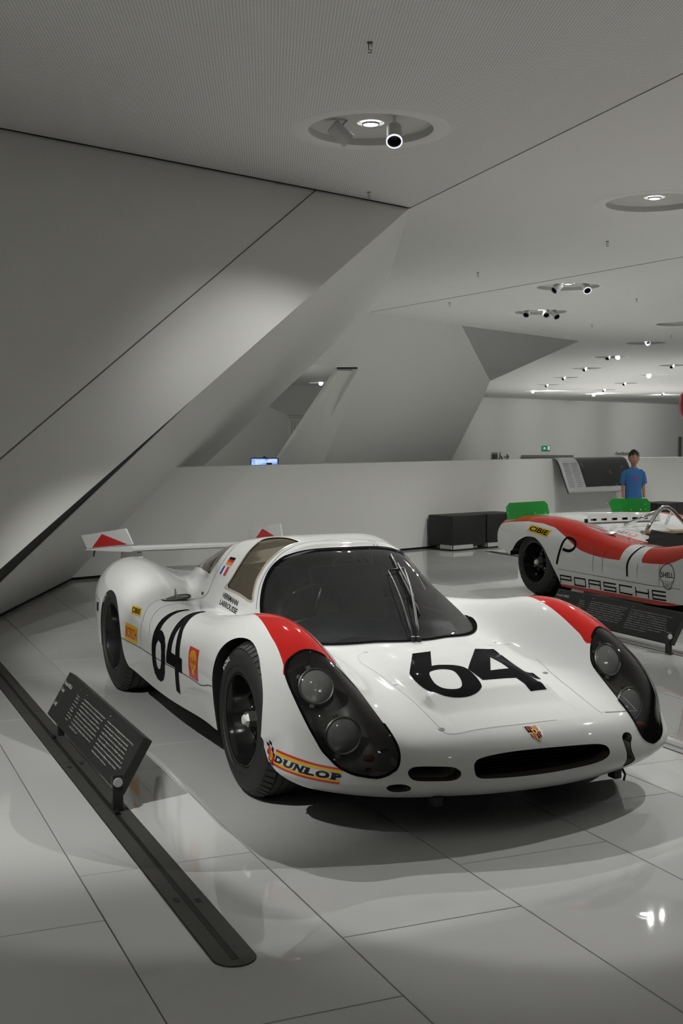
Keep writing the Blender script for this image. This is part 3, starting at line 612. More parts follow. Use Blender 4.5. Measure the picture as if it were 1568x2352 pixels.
# small ceiling fixings
fixm = mat('fixing_grey', (.14, .14, .14), .5)
fx = [(.20, 8.488, 'dark grey ceiling fixing highest in the picture, above the nearest round light'), (.307, 13.503, 'small dark ceiling fixing just left of the ceiling corner, below the nearest round light'), (3.643, 16.83, 'small dark ceiling fixing below the round light at the right edge'), (2.218, 19.92, 'small dark ceiling fixing left of the round light with the angled spot'),
      (2.14, 24.2, 'tiny ceiling fixing above the upper edge of the dark leaning column'), (5.683, 23.6, 'tiny ceiling fixing right of the round light with the angled spot'), (5.893, 28.79, 'tiny ceiling fixing above the dark triangular wall'), (8.6, 31.9, 'tiny ceiling fixing near the right edge, above the hook-shaped lit spot')]
for x, y, lb in fx:
    e = empty('ceiling_fixing', (x, y, HC), 0, lb, 'ceiling fixing'); lathe('base_plate', [(0, -.006), (.02, -.006), (.022, 0)], fixm, e, 14)
    tube('hook', [(-.008, 0, -.004), (-.008, 0, -.05), (.012, 0, -.05), (.012, 0, -.07), (-.012, 0, -.07)], .004, fixm, e, 6); tube('eyelet', [(.012, 0, -.004), (.012, 0, -.035)], .006, lampw, e, 6)
# ------------------------------------------------------------------ floor rails and information signs
UD = Vector((.401, -.916, 0)); ND = Vector((.916, .401, 0)); UANG = math.atan2(UD.y, UD.x)
railm = noisy(mat('rail_bronze', (.060, .059, .055), .5, 0, spec=.2), 12, .15); slotm = mat('rail_slot', (.006, .006, .006), .7); railedge = mat('rail_edge', (.02, .02, .02), .5)
def rail(p_end, length, width, label, holes=(), round_end=True, breaks=()):
    r = empty('floor_rail', (p_end.x, p_end.y, 0), UANG, label, 'floor rail'); h = width / 2
    def outline(w, e):
        P = [(-length, -w), (-w, -w)] + ([((-w + e) + w * math.cos(a), w * math.sin(a)) for a in np.linspace(-PI / 2, PI / 2, 13)] if round_end else []) + [(-w, w), (-length, w)]
        return P
    for nm, w, z, m in (('rail_edge', h + .004, .0018, railedge), ('rail_plate', h, .0035, railm)):
        P = outline(w, .0); bm = bmesh.new(); A = [bm.verts.new((x, y, z)) for x, y in P]; B = [bm.verts.new((x, y, -.004)) for x, y in P]; bm.faces.new(A)
        for i in range(len(P)): bm.faces.new((A[i], B[i], B[(i + 1) % len(P)], A[(i + 1) % len(P)]))
        bmesh.ops.remove_doubles(bm, verts=bm.verts, dist=1e-5); bm_obj(nm, bm, m, r)
    L = length - .06; box('slot', (-.045 - L / 2, 0, .0036), (L, .012, .0012), slotm, r)
    for s in (-1, 1): box('slot_lip', (-.045 - L / 2, s * .008, .0040), (L, .0028, .0016), railedge, r)
    for (a, b) in holes: box('rail_socket', (a, b, .0036), (.034, .017, .0014), slotm, r, bev=.0004)
    for a in breaks: box('plate_joint', (a, 0, .0038), (.0022, width, .0008), railedge, r)
    return r
rail(Vector((-.275, 3.235, 0)), 7.6, .118, 'long dark metal floor rail with rounded end, left of the nearest car', [(-.53, -.030), (-.50, .030), (-2.22, -.03), (-2.26, .03)], breaks=(-1.62, -2.3, -3.4))
rail(Vector((2.9, 6.65, 0)), 4.4, .118, 'dark metal floor rail in front of the red and white open car', round_end=False)
rail(Vector((1.75, 5.16, 0)), 1.35, .11, 'short stretch of dark floor rail at the right edge beside the nearest car\'s nose', round_end=False)
rail(Vector((3.1, 12.9, 0)), 3.0, .11, 'thin dark floor rail on the floor below the black benches', round_end=False)
signb = noisy(mat('sign_black', (.018, .018, .017), .42), 15, .1); signt = mat('sign_text', (.72, .72, .70), .6); boltm = mat('sign_bolt', (.5, .5, .5), .4, .3)
def pseudo(n, seed):
    rnd = random.Random(seed); s = ''
    while len(s) < n: s += ''.join(rnd.choice('aeinorstlumdhg') for _ in range(rnd.randint(2, 9))) + ' '
    return s[:n]
def info_sign(foot, label, title, sub, stock, legs, u0, u1):
    s = empty('information_sign', (foot.x, foot.y, 0), UANG, label, 'sign')       # local x runs along the rail towards the viewer, y away from the aisle
    for a in legs:
        box('leg', (a, .0 if a == legs[0] else .030, .075 if a == legs[0] else .055), (.022, .042 if a == legs[0] else .03, .142 if a == legs[0] else .11), signb, s, bev=.003); box('foot_plate', (a + .03, -.012, .010), (.05, .02, .012), darkmet, s, bev=.002)
        if a == legs[0]: lathe('leg_bolt', [(0, .006), (.017, .005), (.019, 0)], boltm, s, 20, M=Matrix.Translation((a + .012, .0, .118)) @ Matrix.Rotation(PI / 2, 4, 'Y'))
    # sign body is a slanted box: local v up the slope, n out of the face
    v = Vector((0, .115, .200)).normalized(); xn = Vector((1, 0, 0)); n = xn.cross(v)      # pointing to -y, +z : the readable face
    L = u1 - u0; Hh = .232
    M = Matrix((( 1, 0, 0, u0), (0, v.y, n.y, 0), (0, v.z, n.z, .072), (0, 0, 0, 1)))
    b = bmesh.new(); add_box(b, (L / 2, Hh / 2, -.019), (L, Hh, .038), bev=.003); bmesh.ops.transform(b, matrix=M, verts=b.verts); bm_obj('panel', b, signb, s)
    def T(x, y): return M @ Matrix.Translation((x, y, .0012))
    text_obj('caption', ['Year'], signt, T(.02, Hh - .022), .006, s); text_obj('title', [title], signt, T(.02, Hh - .062), .026, s, bold=.01); text_obj('title', [sub], signt, T(.02, Hh - .102), .026, s, bold=.01)
    if stock: text_obj('title', [stock], signt, T(.02, Hh - .175), .026, s, bold=.01)
    text_obj('caption', ['Data'], signt, T(.345, Hh - .03), .007, s); text_obj('caption', ['Deutsch'], signt, T(.47, Hh - .03), .007, s); text_obj('caption', ['English'], signt, T(.955 if L > 1.3 else .9, Hh - .03), .007, s)
    text_obj('data_text', [pseudo(5 + i % 4, i) for i in range(9)], signt, T(.335, Hh - .062), .0085, s, gap=1.75, width=.085)
    text_obj('body_text', [pseudo(47 - (i * 7) % 5 if i < 8 else 17, 10 + i) for i in range(9)], signt, T(.47, Hh - .056), .0095, s, gap=1.8, width=.44)
    text_obj('body_text', [pseudo(45 - (i * 5) % 6 if i < 8 else 26, 30 + i) for i in range(9)], signt, T(.955, Hh - .056), .0095, s, gap=1.8, width=.45)
    return s
info_sign(Vector((-.859, 4.606, 0)), 'tilted black information sign standing on the floor rail left of the nearest car', 'Porsche 908 LH', 'Coup\u00e9', '# 402', (-.02, -1.33), -1.53, -.05)
info_sign(Vector((2.196, 8.06, 0)), 'tilted black information sign in front of the red and white open car', 'Porsche 908/02', 'Spyder', '', (-.02, -1.33), -1.50, -.0)
# ------------------------------------------------------------------ benches
leather = noisy(mat('bench_leather', (.012, .012, .010), .55), 25, .2, bump=.15, bscale=120); plinth = mat('bench_plinth', (.50, .50, .47), .4)
BD = math.atan2(.64, .77)
def bench(x, y, label, w=.62, d=.46, h=.415):
    b_ = empty('bench', (x, y, 0), BD, label, 'bench'); bm = bmesh.new(); add_box(bm, (w / 2, d / 2, .045 + h / 2 + .0), (w, d, h - .01), bev=.014); bm_obj('cushion_block', bm, leather, b_, True, 40)
    box('plinth', (w / 2 - .02, d / 2 - .02, .045), (w * .68, d * .74, .075), plinth, b_)
    for q in ((w * .5,),): pass
    box('plinth_light_strip', (.19, .0 - .001, .048), (.36, .006, .052), plinth, b_); box('plinth_light_strip', (-.001, .12, .048), (.006, .22, .052), plinth, b_)
    box('base', (w / 2, d / 2, .010), (w - .01, d - .01, .02), mat('bench_base', (.008, .008, .008), .6), b_); return b_
bench(1.436, 15.66, 'black cube bench with a pale plinth strip, left of the pair by the parapet'); bench(1.436 + .64 * .77, 15.66 + .64 * .64, 'black cube bench, right of the pair by the parapet, partly behind the open car')
bench(4.95, 18.75, 'black bench peeking out behind the right green tail flap')
# ------------------------------------------------------------------ curved picture board on the parapet
pb = empty('picture_board', (3.2, 17.75, 0), 0, 'curved white board with text and a dark photograph, on the parapet beside the boy', 'display board')
boardm = mat('board_white', (.46, .46, .46), .4); blackedge = mat('board_back', (.03, .03, .03), .5)
u0_, u1_ = 8.02, 9.75
sec = [(.18, 1.168), (-.02, 1.172), (-.06, 1.165), (-.10, 1.14), (-.15, 1.06), (-.28, .74), (-.30, .70), (-.315, .665)]
rows = []; 
for (t, z) in sec: rows.append((t, z))
def board(name, ua, ub, ra, rb, off, m, skew=0.0):
    V = []; F = []; n = 8; R = rows[ra:rb]
    for i, (t, z) in enumerate(R):
        for k in range(n + 1): V.append(bar(ua + (ub - ua) * k / n, t - off, z + off * .5))
    for i in range(len(R) - 1):
        for k in range(n): a = i * (n + 1) + k; F.append((a, a + 1, a + n + 2, a + n + 1))
    return child(mesh_obj(name, V, F, m, smooth=True), pb)
bpy.context.view_layer.update()
bd_ = board('board', u0_, u1_, 0, 8, .0, boardm); md = bd_.modifiers.new('s', 'SOLIDIFY'); md.thickness = .02; md.offset = 1 if True else -1
be = board('board_rim', u0_ - .012, u1_, 0, 8, -.022, blackedge)
phm = mat('night_photo', (.03, .03, .03), .25); nt, N_, L_, b_ = nodes(phm); tcn = N_.new('ShaderNodeTexCoord'); nz = N_.new('ShaderNodeTexNoise'); nz.inputs['Scale'].default_value = 7; nz.inputs['Detail'].default_value = 6; L_.new(tcn.outputs['Object'], nz.inputs[0]); rp = N_.new('ShaderNodeValToRGB'); rp.color_ramp.elements[0].position = .58; rp.color_ramp.elements[0].color = (.018, .018, .019, 1); rp.color_ramp.elements[1].position = .75; rp.color_ramp.elements[1].color = (.10, .095, .095, 1); L_.new(nz.outputs['Fac'], rp.inputs[0]); L_.new(rp.outputs[0], b_.inputs['Base Color'])
board('photograph', u0_ + .45, u1_ - .02, 1, 6, .006, phm)
tl_ = mat('board_text', (.30, .30, .32), .6)
for c in range(2):
    for r in range(13):
        z = 1.08 - r * .028; t = -.145 - (1.06 - z) * .40; a = u0_ + .05 + c * .20
        child(mesh_obj('text_line', [bar(a, t - .008, z), bar(a + .16 - (r * 37 % 5) * .008, t - .008, z), bar(a + .16 - (r * 37 % 5) * .008, t - .002, z + .014), bar(a, t - .002, z + .014)], [(0, 1, 2, 3)], tl_), pb)
# ------------------------------------------------------------------ red object at the right edge
rf = empty('red_fin', (3.72, 12.6, 0), 0, 'sliver of a tall red curved shape at the right picture edge, under the ceiling lights', 'display piece')
bm = bmesh.new(); P = [(3.560, 1.95), (3.515, 1.90), (3.500, 1.80), (3.515, 1.70), (3.55, 1.60), (3.62, 1.2), (3.70, .3), (3.74, .0), (3.90, .0), (3.86, 1.2), (3.80, 1.92), (3.7, 2.0)]
A = [bm.verts.new((x, 12.60, z)) for x, z in P]; B = [bm.verts.new((x, 12.66, z)) for x, z in P]; bm.faces.new(A); bm.faces.new(B[::-1])
for i in range(len(P)): bm.faces.new((A[i], B[i], B[(i + 1) % len(P)], A[(i + 1) % len(P)]))
child(bm_obj('fin_panel', bm, redfin := mat('red_lacquer', (.35, .012, .02), .3, coat=1)), rf); child(box('fin_foot', (3.82, 12.63, .015), (.4, .3, .03), darkmet), rf)
def half(poly, dy=0.0): return [(a, b) for a, b in poly]
def build_wheel(parent, M, ro=.295, w=.245, side=-1, rim=.19, lettering=None, treadn=56, deep=0.0):
    """wheel around local Z (axis), outer face at +Z; M places it"""
    wh = bpy.data.objects.new('wheel', None); COL.objects.link(wh); wh.parent = parent; wh.matrix_local = M; wh.empty_display_size = .05
    h = w / 2
    prof = [(rim, -h + .01), (rim + .02, -h), (ro - .06, -h - .004), (ro - .02, -h + .02), (ro - .004, -h + .045)]
    for k in range(5):                                     # circumferential grooves
        z0 = -h + .055 + k * (w - .11) / 4
        if k: prof += [(ro - .007, z0 - .006), (ro - .007, z0 - .003), (ro, z0)]
        else: prof += [(ro, z0)]
        if k < 4: prof += [(ro, z0 + (w - .11) / 4 - .009)]
    prof += [(ro - .004, h - .045), (ro - .02, h - .02), (ro - .035, h - .006), (ro - .06, h + .004), (rim + .035, h + .002), (rim + .032, h - .003), (rim + .02, h), (rim + .008, h - .002), (rim, h - .012)]
    lathe('tyre', prof, rubber, wh, 72, ang=50)
    # tread blocks on the shoulder as raised lugs
    bm = bmesh.new()
    for s in (-1, 1):
        for i in range(treadn):
            a = 2 * PI * i / treadn; T = Matrix.Rotation(a, 4, 'Z') @ Matrix.Translation((ro - .0135, 0, s * (h - .036))) @ Matrix.Rotation(-s * .55, 4, 'Y')
            add_box(bm, (0, 0, 0), (.012, ro * 2 * PI / treadn * .72, .045), M=T)
    tr = bm_obj('tread_lugs', bm, rubber, wh); tag(tr, kind='stuff')
    r2 = lathe('rim', [(rim + .004, h - .012), (rim + .002, h - .004), (rim - .006, h - .006), (rim - .014, h - .03), (rim - .02, h - .09), (rim - .05, h - .13 - deep * .8), (.09, h - .12 - deep), (.06, h - .085 - deep), (.055, h - .07 - deep), (0, h - .07 - deep)], blackgloss, wh, 48, ang=35)
    for k in range(5):
        a = 2 * PI * k / 5 + .3; P = [(math.cos(a) * .06, math.sin(a) * .06, h - .08 - deep), (math.cos(a) * .11, math.sin(a) * .11, h - .10 - deep), (math.cos(a) * (rim - .03), math.sin(a) * (rim - .03), h - .11 - deep)]
        V, F = tube_pts(P, [.022, .016, .02], 8); mesh_obj('spoke', V, F, blackgloss, wh, True)
    lathe('hub_nut', [(0, h - .02 - deep), (.026, h - .02 - deep), (.034, h - .03 - deep), (.034, h - .07 - deep)], steel, wh, 6, smooth=False)
    lathe('hub_cap', [(0, h - .012 - deep), (.018, h - .012 - deep), (.022, h - .021 - deep)], mat('hub_white', (.75, .75, .74), .3), wh, 20)
    if lettering:
        V, F, wh_ = text_mesh(lettering[0], .02); sc = .026; tot = wh_[0] * sc; R0 = ro - .062; VV = []
        for p in V:
            a = lettering[1] - (p[0] * sc - tot / 2) / R0; r = R0 + p[1] * sc
            VV.append((r * math.cos(a), r * math.sin(a), h + .006))
        mesh_obj('lettering', VV, F, decal_white, wh)
    return wh

ang = math.atan2(.661, 1.473)
XF = Vector((math.sin(ang), -math.cos(ang), 0)); YF = Vector((math.cos(ang), math.sin(ang), 0))
OC = Vector((-.3407, 4.7965, 0)) + .87 * YF - .18 * XF
car = empty('racing_car', OC, math.atan2(XF.y, XF.x), 'long-tailed white racing coupe number 64 with red front wing flashes, nearest the camera', 'racing car')
SC = .98; car.location = EYE + SC * (OC - EYE); car.scale = (SC, SC, SC)      # true size: wheels just reach the floor
V, N, T = grid_tris(grid())
if N[np.argmin(np.abs(V[:, 1]) + np.abs(V[:, 0] + .5))][2] < 0: N = -N; T = T[:, ::-1]
skin = Skin(V, T, N); V0, T0, N0 = V, T, N
ay = np.abs(V[:, 1])
ARCH_F = [(-.27, -.1), (-.268, .16), (-.262, .37), (-.235, .47), (-.185, .55), (-.11, .60), (-.02, .616), (.07, .603), (.16, .56), (.245, .49), (.298, .42), (.328, .33), (.348, .25), (.385, .21), (.45, .185), (.53, .12), (.58, -.1)]
ARCH_R = [(-2.60, -.1), (-2.598, .25), (-2.565, .38), (-2.52, .455), (-2.45, .52), (-2.36, .555), (-2.27, .557), (-2.18, .53), (-2.11, .47), (-2.075, .40), (-2.055, .30), (-2.03, .235), (-1.99, .195), (-1.92, .165), (-1.85, .1), (-1.85, -.1)]
def cut(V, N, T, fn, guard, poly):
    f = sdf_field(V, fn, guard, poly); return clip(V, N, T, f)
xz = lambda P: P[:, [0, 2]]
pieces = {}
def flange(name, V, N, E, depth, m, parent, direction=None, drop=.0):
    u, inv = np.unique(E, return_inverse=True); inv = inv.reshape(E.shape); A = V[u] - N[u] * drop
    B = A + (direction(V[u]) if direction else -N[u]) * depth; n = len(u)
    return mesh_obj(name, np.concatenate([A, B]), [(a, b, b + n, a + n) for a, b in inv], m, parent, smooth=True)
ARCH_F = smooth_poly(ARCH_F, 4); ARCH_R = smooth_poly(ARCH_R, 4)
for poly, rng in ((ARCH_F, (-.6, .7)), (ARCH_R, (-2.9, -1.6))):
    V, N, Ti, T, f = cut(V, N, T, xz, (np.abs(V[:, 1]) > .62) & (V[:, 2] < .66) & (V[:, 0] > rng[0]) & (V[:, 0] < rng[1]), poly)
    E = border(T, np.abs(f) < 1e-5); E = E[np.abs(V[E[:, 0], 1]) > .62]
    for s_ in (-1, 1):
        Es = E[V[E[:, 0], 1] * s_ > 0]; flange('wheel_arch_lip', V, N, Es, .05, paint, car, lambda P: np.stack([0 * P[:, 0], -np.sign(P[:, 1]), 0 * P[:, 0]], 1))
        flange('wheel_well', V, N, Es, .22 if rng[0] > -1 else .26, black, car, lambda P: np.stack([0 * P[:, 0], -np.sign(P[:, 1]), 0 * P[:, 0]], 1), .006)
def window(V, N, T, fn, guard, poly, name, m, off=0.0):
    V, N, Ti, T, f = cut(V, N, T, fn, guard, poly)
    v, n, t = compact(V, N, Ti); o = mesh_obj(name, v - n * off, t, m, car, True, normals=n)
    return V, N, T, f, Ti
WS = [(-.118, 0), (-.125, .1), (-.185, .25), (-.30, .40), (-.40, .475), (-.52, .515), (-.66, .505), (-.78, .485), (-.85, .462), (-.893, .425), (-.905, .38), (-.893, .32), (-.865, .2), (-.843, 0)]
WS = WS + [(a, -b) for a, b in WS[-2:0:-1]]; WSs = smooth_poly(WS, 4)
V, N, T, f, Ti = window(V, N, T, lambda P: P[:, :2], (V[:, 0] > -1.0) & (V[:, 0] < -.05) & (np.abs(V[:, 1]) < .6) & (V[:, 2] > .44), WSs, 'windscreen', gl_ws, .003)
def surf(P2, mode='top'):
    R = []
    for a, b in P2:
        h = skin.hit(a, b, mode)
        if h[0] is not None: R.append(h[0])
    return R
wsl = surf(WSs)
skin.ribbon('windscreen_seal', wsl, .019, rub_seal, car, closed=True, off=.004)
SIDE = [(-.985, .715), (-1.06, .722), (-1.13, .712), (-1.19, .665), (-1.21, .61), (-1.2, .56), (-1.19, .515), (-1.183, .43), (-1.187, .35), (-1.205, .265), (-1.235, .21), (-1.262, .178), (-1.25, .168), (-1.068, .157), (-.925, .15), (-.935, .2), (-.958, .29), (-.966, .36), (-.966, .42), (-.962, .49), (-.966, .575), (-.972, .645)]
g = lambda V: (V[:, 0] > -1.35) & (V[:, 0] < -.88) & (V[:, 2] > .6) & (np.abs(V[:, 1]) > .1)
SIDE_L = [(-1.0, .60)] + [p for p in SIDE if p[1] < .60]
for s_, poly_ in ((-1, SIDE), (1, SIDE_L)): V, N, T, f, Ti = window(V, N, T, lambda P: np.stack([P[:, 0], P[:, 2] - np.abs(P[:, 1])], 1), g(V) & (V[:, 1] * s_ > 0), poly_, 'side_window', gl_side, .004)
def flank(P2, s):
    # (x, z-|y|) on the cabin side back to 3-D
    vs = V0[(V0[:, 1] * s > .05) & (V0[:, 2] > .56)]; q = np.stack([vs[:, 0], vs[:, 2] - np.abs(vs[:, 1])], 1); out = []
    for p in P2:
        d = ((q - p) ** 2).sum(1); i = np.argsort(d)[:4]; w = 1 / (d[i] + 1e-8); out.append((vs[i] * w[:, None]).sum(0) / w.sum())
    return out
for s in (-1, 1): skin.ribbon('window_frame', smooth_poly(flank(SIDE if s < 0 else SIDE_L, s), 3), .013, cream, car, closed=True, off=.0015)
REAR = [(-1.584, .222), (-1.523, .318), (-1.496, .394), (-1.49, .45), (-1.50, .55), (-1.53, .68), (-1.55, .82), (-1.56, .96), (-2.60, .96), (-2.56, .62), (-2.45, .45), (-2.25, .33), (-2.07, .295), (-1.912, .275)]
V, N, T, f, Ti = window(V, N, T, lambda P: np.stack([P[:, 0], P[:, 2] - np.abs(P[:, 1])], 1), (V[:, 0] > -2.75) & (V[:, 0] < -1.4) & (V[:, 2] > .58) & (np.abs(V[:, 1]) < .62), REAR, 'rear_window', gl_rear, .002)
E = border(T, np.abs(f) < 1e-5); flange('window_flange', V, N, E, .012, paint, car)
# headlight openings with a copied patch as the clear cover
HL = [(.283, .72), (.285, .764), (.295, .786), (.319, .80), (.349, .807), (.418, .812), (.497, .81), (.564, .799), (.609, .779), (.647, .756), (.684, .734), (.721, .70), (.748, .663), (.773, .619), (.787, .581), (.792, .556), (.788, .542), (.772, .533), (.738, .531), (.658, .534), (.568, .541), (.45, .552), (.393, .579), (.352, .615), (.322, .651), (.295, .69)]
HLs = smooth_poly(HL, 3)
gd = (V[:, 0] > .2) & (V[:, 0] < .9) & (np.abs(V[:, 1]) > .45) & (V[:, 2] > .15)
f = np.ones(len(V)); i = np.where(gd)[0]; f[i] = np.maximum(polysdf(np.abs(V[i][:, :2] * [1, 1]), HLs), .203 - V[i][:, 2])
V, N, Ti, T, f = clip(V, N, T, f)
for s in (-1, 1):
    t = Ti[np.sign(V[Ti[:, 0], 1]) == s]; v, n, tt = compact(V, N, t); cov = mesh_obj('headlight_cover', v, tt, gl_hl, car, True, normals=n); tag(cov, 'clear teardrop plastic cover')
    E = border(t, np.abs(f) < 1e-5); avg = n.mean(0); avg /= np.linalg.norm(avg)
    u, inv = np.unique(E, return_inverse=True); inv = inv.reshape(E.shape); A = V[u] - N[u] * .004; B = A - avg * .11; k = len(u); ctr = B.mean(0); C_ = B * .93 + ctr * .07
    VV = np.concatenate([A, B, [B.mean(0) - avg * .02]]); FF = [(a, b, b + k, a + k) for a, b in inv] + [(a + k, b + k, 2 * k) for a, b in inv]
    bk = mesh_obj('headlight_bucket', VV, FF, lamp_grey, car, True)
    ring = []
    # ordered outline for gasket and screws
    order = [inv[0][0]]; nx = {}
    for a, b in inv: nx.setdefault(a, []).append(b); nx.setdefault(b, []).append(a)
    prev = None
    while True:
        c = [q for q in nx[order[-1]] if q != prev]; prev = order[-1]
        if not c or c[0] == order[0] or len(order) > k: break
        order.append(c[0])
    L = [V[u[q]] for q in order]
    skin.ribbon('cover_gasket', L[::4], .010, rub_seal, car, closed=True, off=.0022)
    for q in range(9):
        p = L[int(len(L) * (q + .3) / 9)]; nn = N[u[order[int(len(L) * (q + .3) / 9)]]]; ctr = v.mean(0); p = p + (ctr - p) / np.linalg.norm(ctr - p) * .012
        Mx = Matrix.Translation(Vector(p)) @ Vector(nn).to_track_quat('Z', 'Y').to_matrix().to_4x4()
        lathe('cover_screw', [(0, .003), (.003, .0028), (.0045, .001), (.0045, -.004)], chrome, car, 10, M=Mx)
    for (lx, ly, lz, up) in ((.375, .690, .472, .35), (.565, .662, .318, .12)):
        Mx = Matrix.Translation((lx - .01, s * ly, lz)) @ Vector((1, s * .12, up)).to_track_quat('Z', 'Y').to_matrix().to_4x4()
        hl = bpy.data.objects.new('headlamp', None); COL.objects.link(hl); hl.parent = car; hl.matrix_local = Mx; hl.empty_display_size = .03
        lathe('reflector', [(.0, -.055), (.02, -.05), (.045, -.03), (.062, .0)], mat('reflector', (.62, .62, .61), .3, .85), hl, 32)
        lathe('lamp_bowl', [(.0, -.06), (.03, -.057), (.055, -.035), (.068, -.004), (.07, .002)], lamp_grey, hl, 32)
        lathe('trim_ring', [(.069, -.004), (.073, .0), (.0735, .006), (.069, .010), (.065, .008)], steel, hl, 40)
        lathe('lens', [(0, .026), (.02, .0245), (.04, .019), (.055, .012), (.066, .004)], lensm, hl, 40)
        lathe('bulb', [(0, .012), (.006, .010), (.008, .0), (.006, -.03)], chrome, hl, 12)
        for a in (1.9, 2.6, 4.4):
            box('lamp_clip', (math.cos(a) * .079, math.sin(a) * .079, 0), (.014, .018, .012), steel, hl, rz=a, bev=.002)
    for (px, py, pz) in ((.50, .735, .36), (.47, .60, .395)):
        lathe('chrome_arc', [(.05, 0), (.058, .004), (.064, 0)], steel, car, 24, M=Matrix.Translation((px - .03, s * py, pz)) @ Vector((.7, 0, .8)).to_track_quat('Z', 'Y').to_matrix().to_4x4(), part=(3.4, 5.6)) if False else None
    lathe('marker_lamp', [(0, .022), (.008, .02), (.013, .012), (.015, 0), (.015, -.03)], redlens, car, 20, M=Matrix.Translation((.705, s * .617, .262)) @ Vector((1, 0, .2)).to_track_quat('Z', 'Y').to_matrix().to_4x4())
# nose openings
yz = lambda P: P[:, [1, 2]]
GR = smooth_poly([(-.277, .21), (-.272, .245), (-.235, .263), (-.12, .274), (.05, .273), (.24, .262), (.315, .249), (.337, .228), (.325, .207), (.26, .193), (.10, .188), (-.06, .186), (-.21, .188), (-.262, .193)], 4)
VE = smooth_poly([(.517, .215), (.511, .233), (.485, .242), (.42, .241), (.355, .236), (.33, .222), (.332, .203), (.36, .19), (.43, .190), (.495, .195)], 4)
V2 = smooth_poly([(.592, .167), (.58, .18), (.535, .182), (.508, .168), (.517, .154), (.565, .151)], 4)
VR = smooth_poly([(.425, .262), (.45, .274), (.478, .266), (.482, .248), (.468, .232), (.465, .205), (.482, .175), (.488, .158), (.455, .146), (.422, .145), (.428, .168), (.432, .20), (.427, .235)], 4)
duct = mat('duct_grey', (.28, .28, .27), .6)
for nm, poly, sides in (('g', GR, (0,)), ('v', VE, (-1,)), ('r', VR, (2,)), ('w', V2, (-1,))):
    for s in sides:
        gp = np.array(poly) * ([1, 1] if s in (0, 2) else [-1, 1])
        V, N, Ti, T, f = cut(V, N, T, yz, (V[:, 0] > .6) & (V[:, 2] > .13) & (V[:, 2] < .31), gp)
        E = border(T, np.abs(f) < 1e-5); inw = lambda P: np.stack([0 * P[:, 0] - 1, 0 * P[:, 0], 0 * P[:, 0] + .05], 1)
        flange('intake_duct', V, N, E, .05, paint, car, inw)
        flange('intake_duct_inner', V, N, E, .22, black if s == 0 else duct, car, inw, .004)
        c = gp.mean(0); wv, hv = np.ptp(gp[:, 0]), np.ptp(gp[:, 1]); xb = .70 if s == 0 else (.74 if s == 2 else .62)
        box('duct_back', (xb, c[0], c[1] + .01), (.01, wv * 1.15, hv * 1.5), duct if s == 2 else black, car)
        if s == 0:
            bm = bmesh.new()
            for k in range(7): add_box(bm, (.79, c[0], c[1] - hv / 2 + hv * (k + .5) / 7), (.03, wv * 1.02, .0022))
            tag(bm_obj('grille_fins', bm, mat('radiator_black', (.02, .02, .02), .5), car), kind='stuff')
# red flash as its own painted faces
RED = smooth_poly([(-.34, .70), (-.2, .733), (-.1, .750), (.083, .775), (.163, .781), (.227, .788), (.29, .797), (.34, .808), (.40, .72), (.36, .603), (.285, .603), (.19, .608), (.05, .62), (-.1, .640), (-.23, .668)], 4)
V, N, Ti, T, f = cut(V, N, T, lambda P: np.stack([P[:, 0], np.abs(P[:, 1])], 1), (V[:, 0] > -.5) & (V[:, 0] < .5) & (np.abs(V[:, 1]) > .5) & (V[:, 2] > .45), RED)
vv, nn, tt = compact(V, N, np.concatenate([T, Ti])); mi = np.concatenate([np.zeros(len(T)), np.ones(len(Ti))])
body = mesh_obj('body_shell', vv, tt, None, car, True, mats=[paint, redp], midx=mi, normals=nn)
# tail panel and undertray
tail = V0.reshape(grid().shape)[-1] if False else None
G0 = grid(); te = G0[-1]; c = te.mean(0); mesh_obj('tail_panel', np.concatenate([te, [c]]), [(i, i + 1, len(te)) for i in range(len(te) - 1)] + [(len(te) - 1, 0, len(te))], black, car)
UT = [(.84, .0), (.80, .35), (.70, .58), (.52, .76), (.40, .80), (.38, .55), (-.38, .55), (-.42, .82), (-1.8, .82), (-1.85, .55), (-2.66, .55), (-2.7, .80), (-3.2, .70), (-3.8, .5)]
UT = UT + [(a, -b) for a, b in UT[:0:-1]]; v2, f2 = fill2d(UT); mesh_obj('undertray', [(a, b, .135) for a, b in v2], f2, black, car)
nose = [(p[0], p[1], p[2]) for p in G0[0] if p[0] > .50]; k = len(nose); mesh_obj('nose_underside', nose + [(p[0] * .86, p[1] * .86, .133) for p in nose], [(i, i + 1, i + 1 + k, i + k) for i in range(k - 1)], paint, car, True)
# wheels
Rx = Matrix.Rotation(PI / 2, 4, 'X')
for x, w, ro in ((.022, .25, .315), (-2.31, .29, .318)):
    for s in (-1, 1):
        Mx = Matrix.Translation((x, s * (((.884 if s < 0 else .86) if x > -1 else .852) - w / 2), ro - .0292)) @ (Rx if s < 0 else Matrix.Rotation(-PI / 2, 4, 'X'))
        w_ = build_wheel(car, Mx, ro, w, s, lettering=('RACING', 2.2) if s < 0 else None, deep=.0 if x > -1 else .09)
        if s < 0 and x < 0: pass
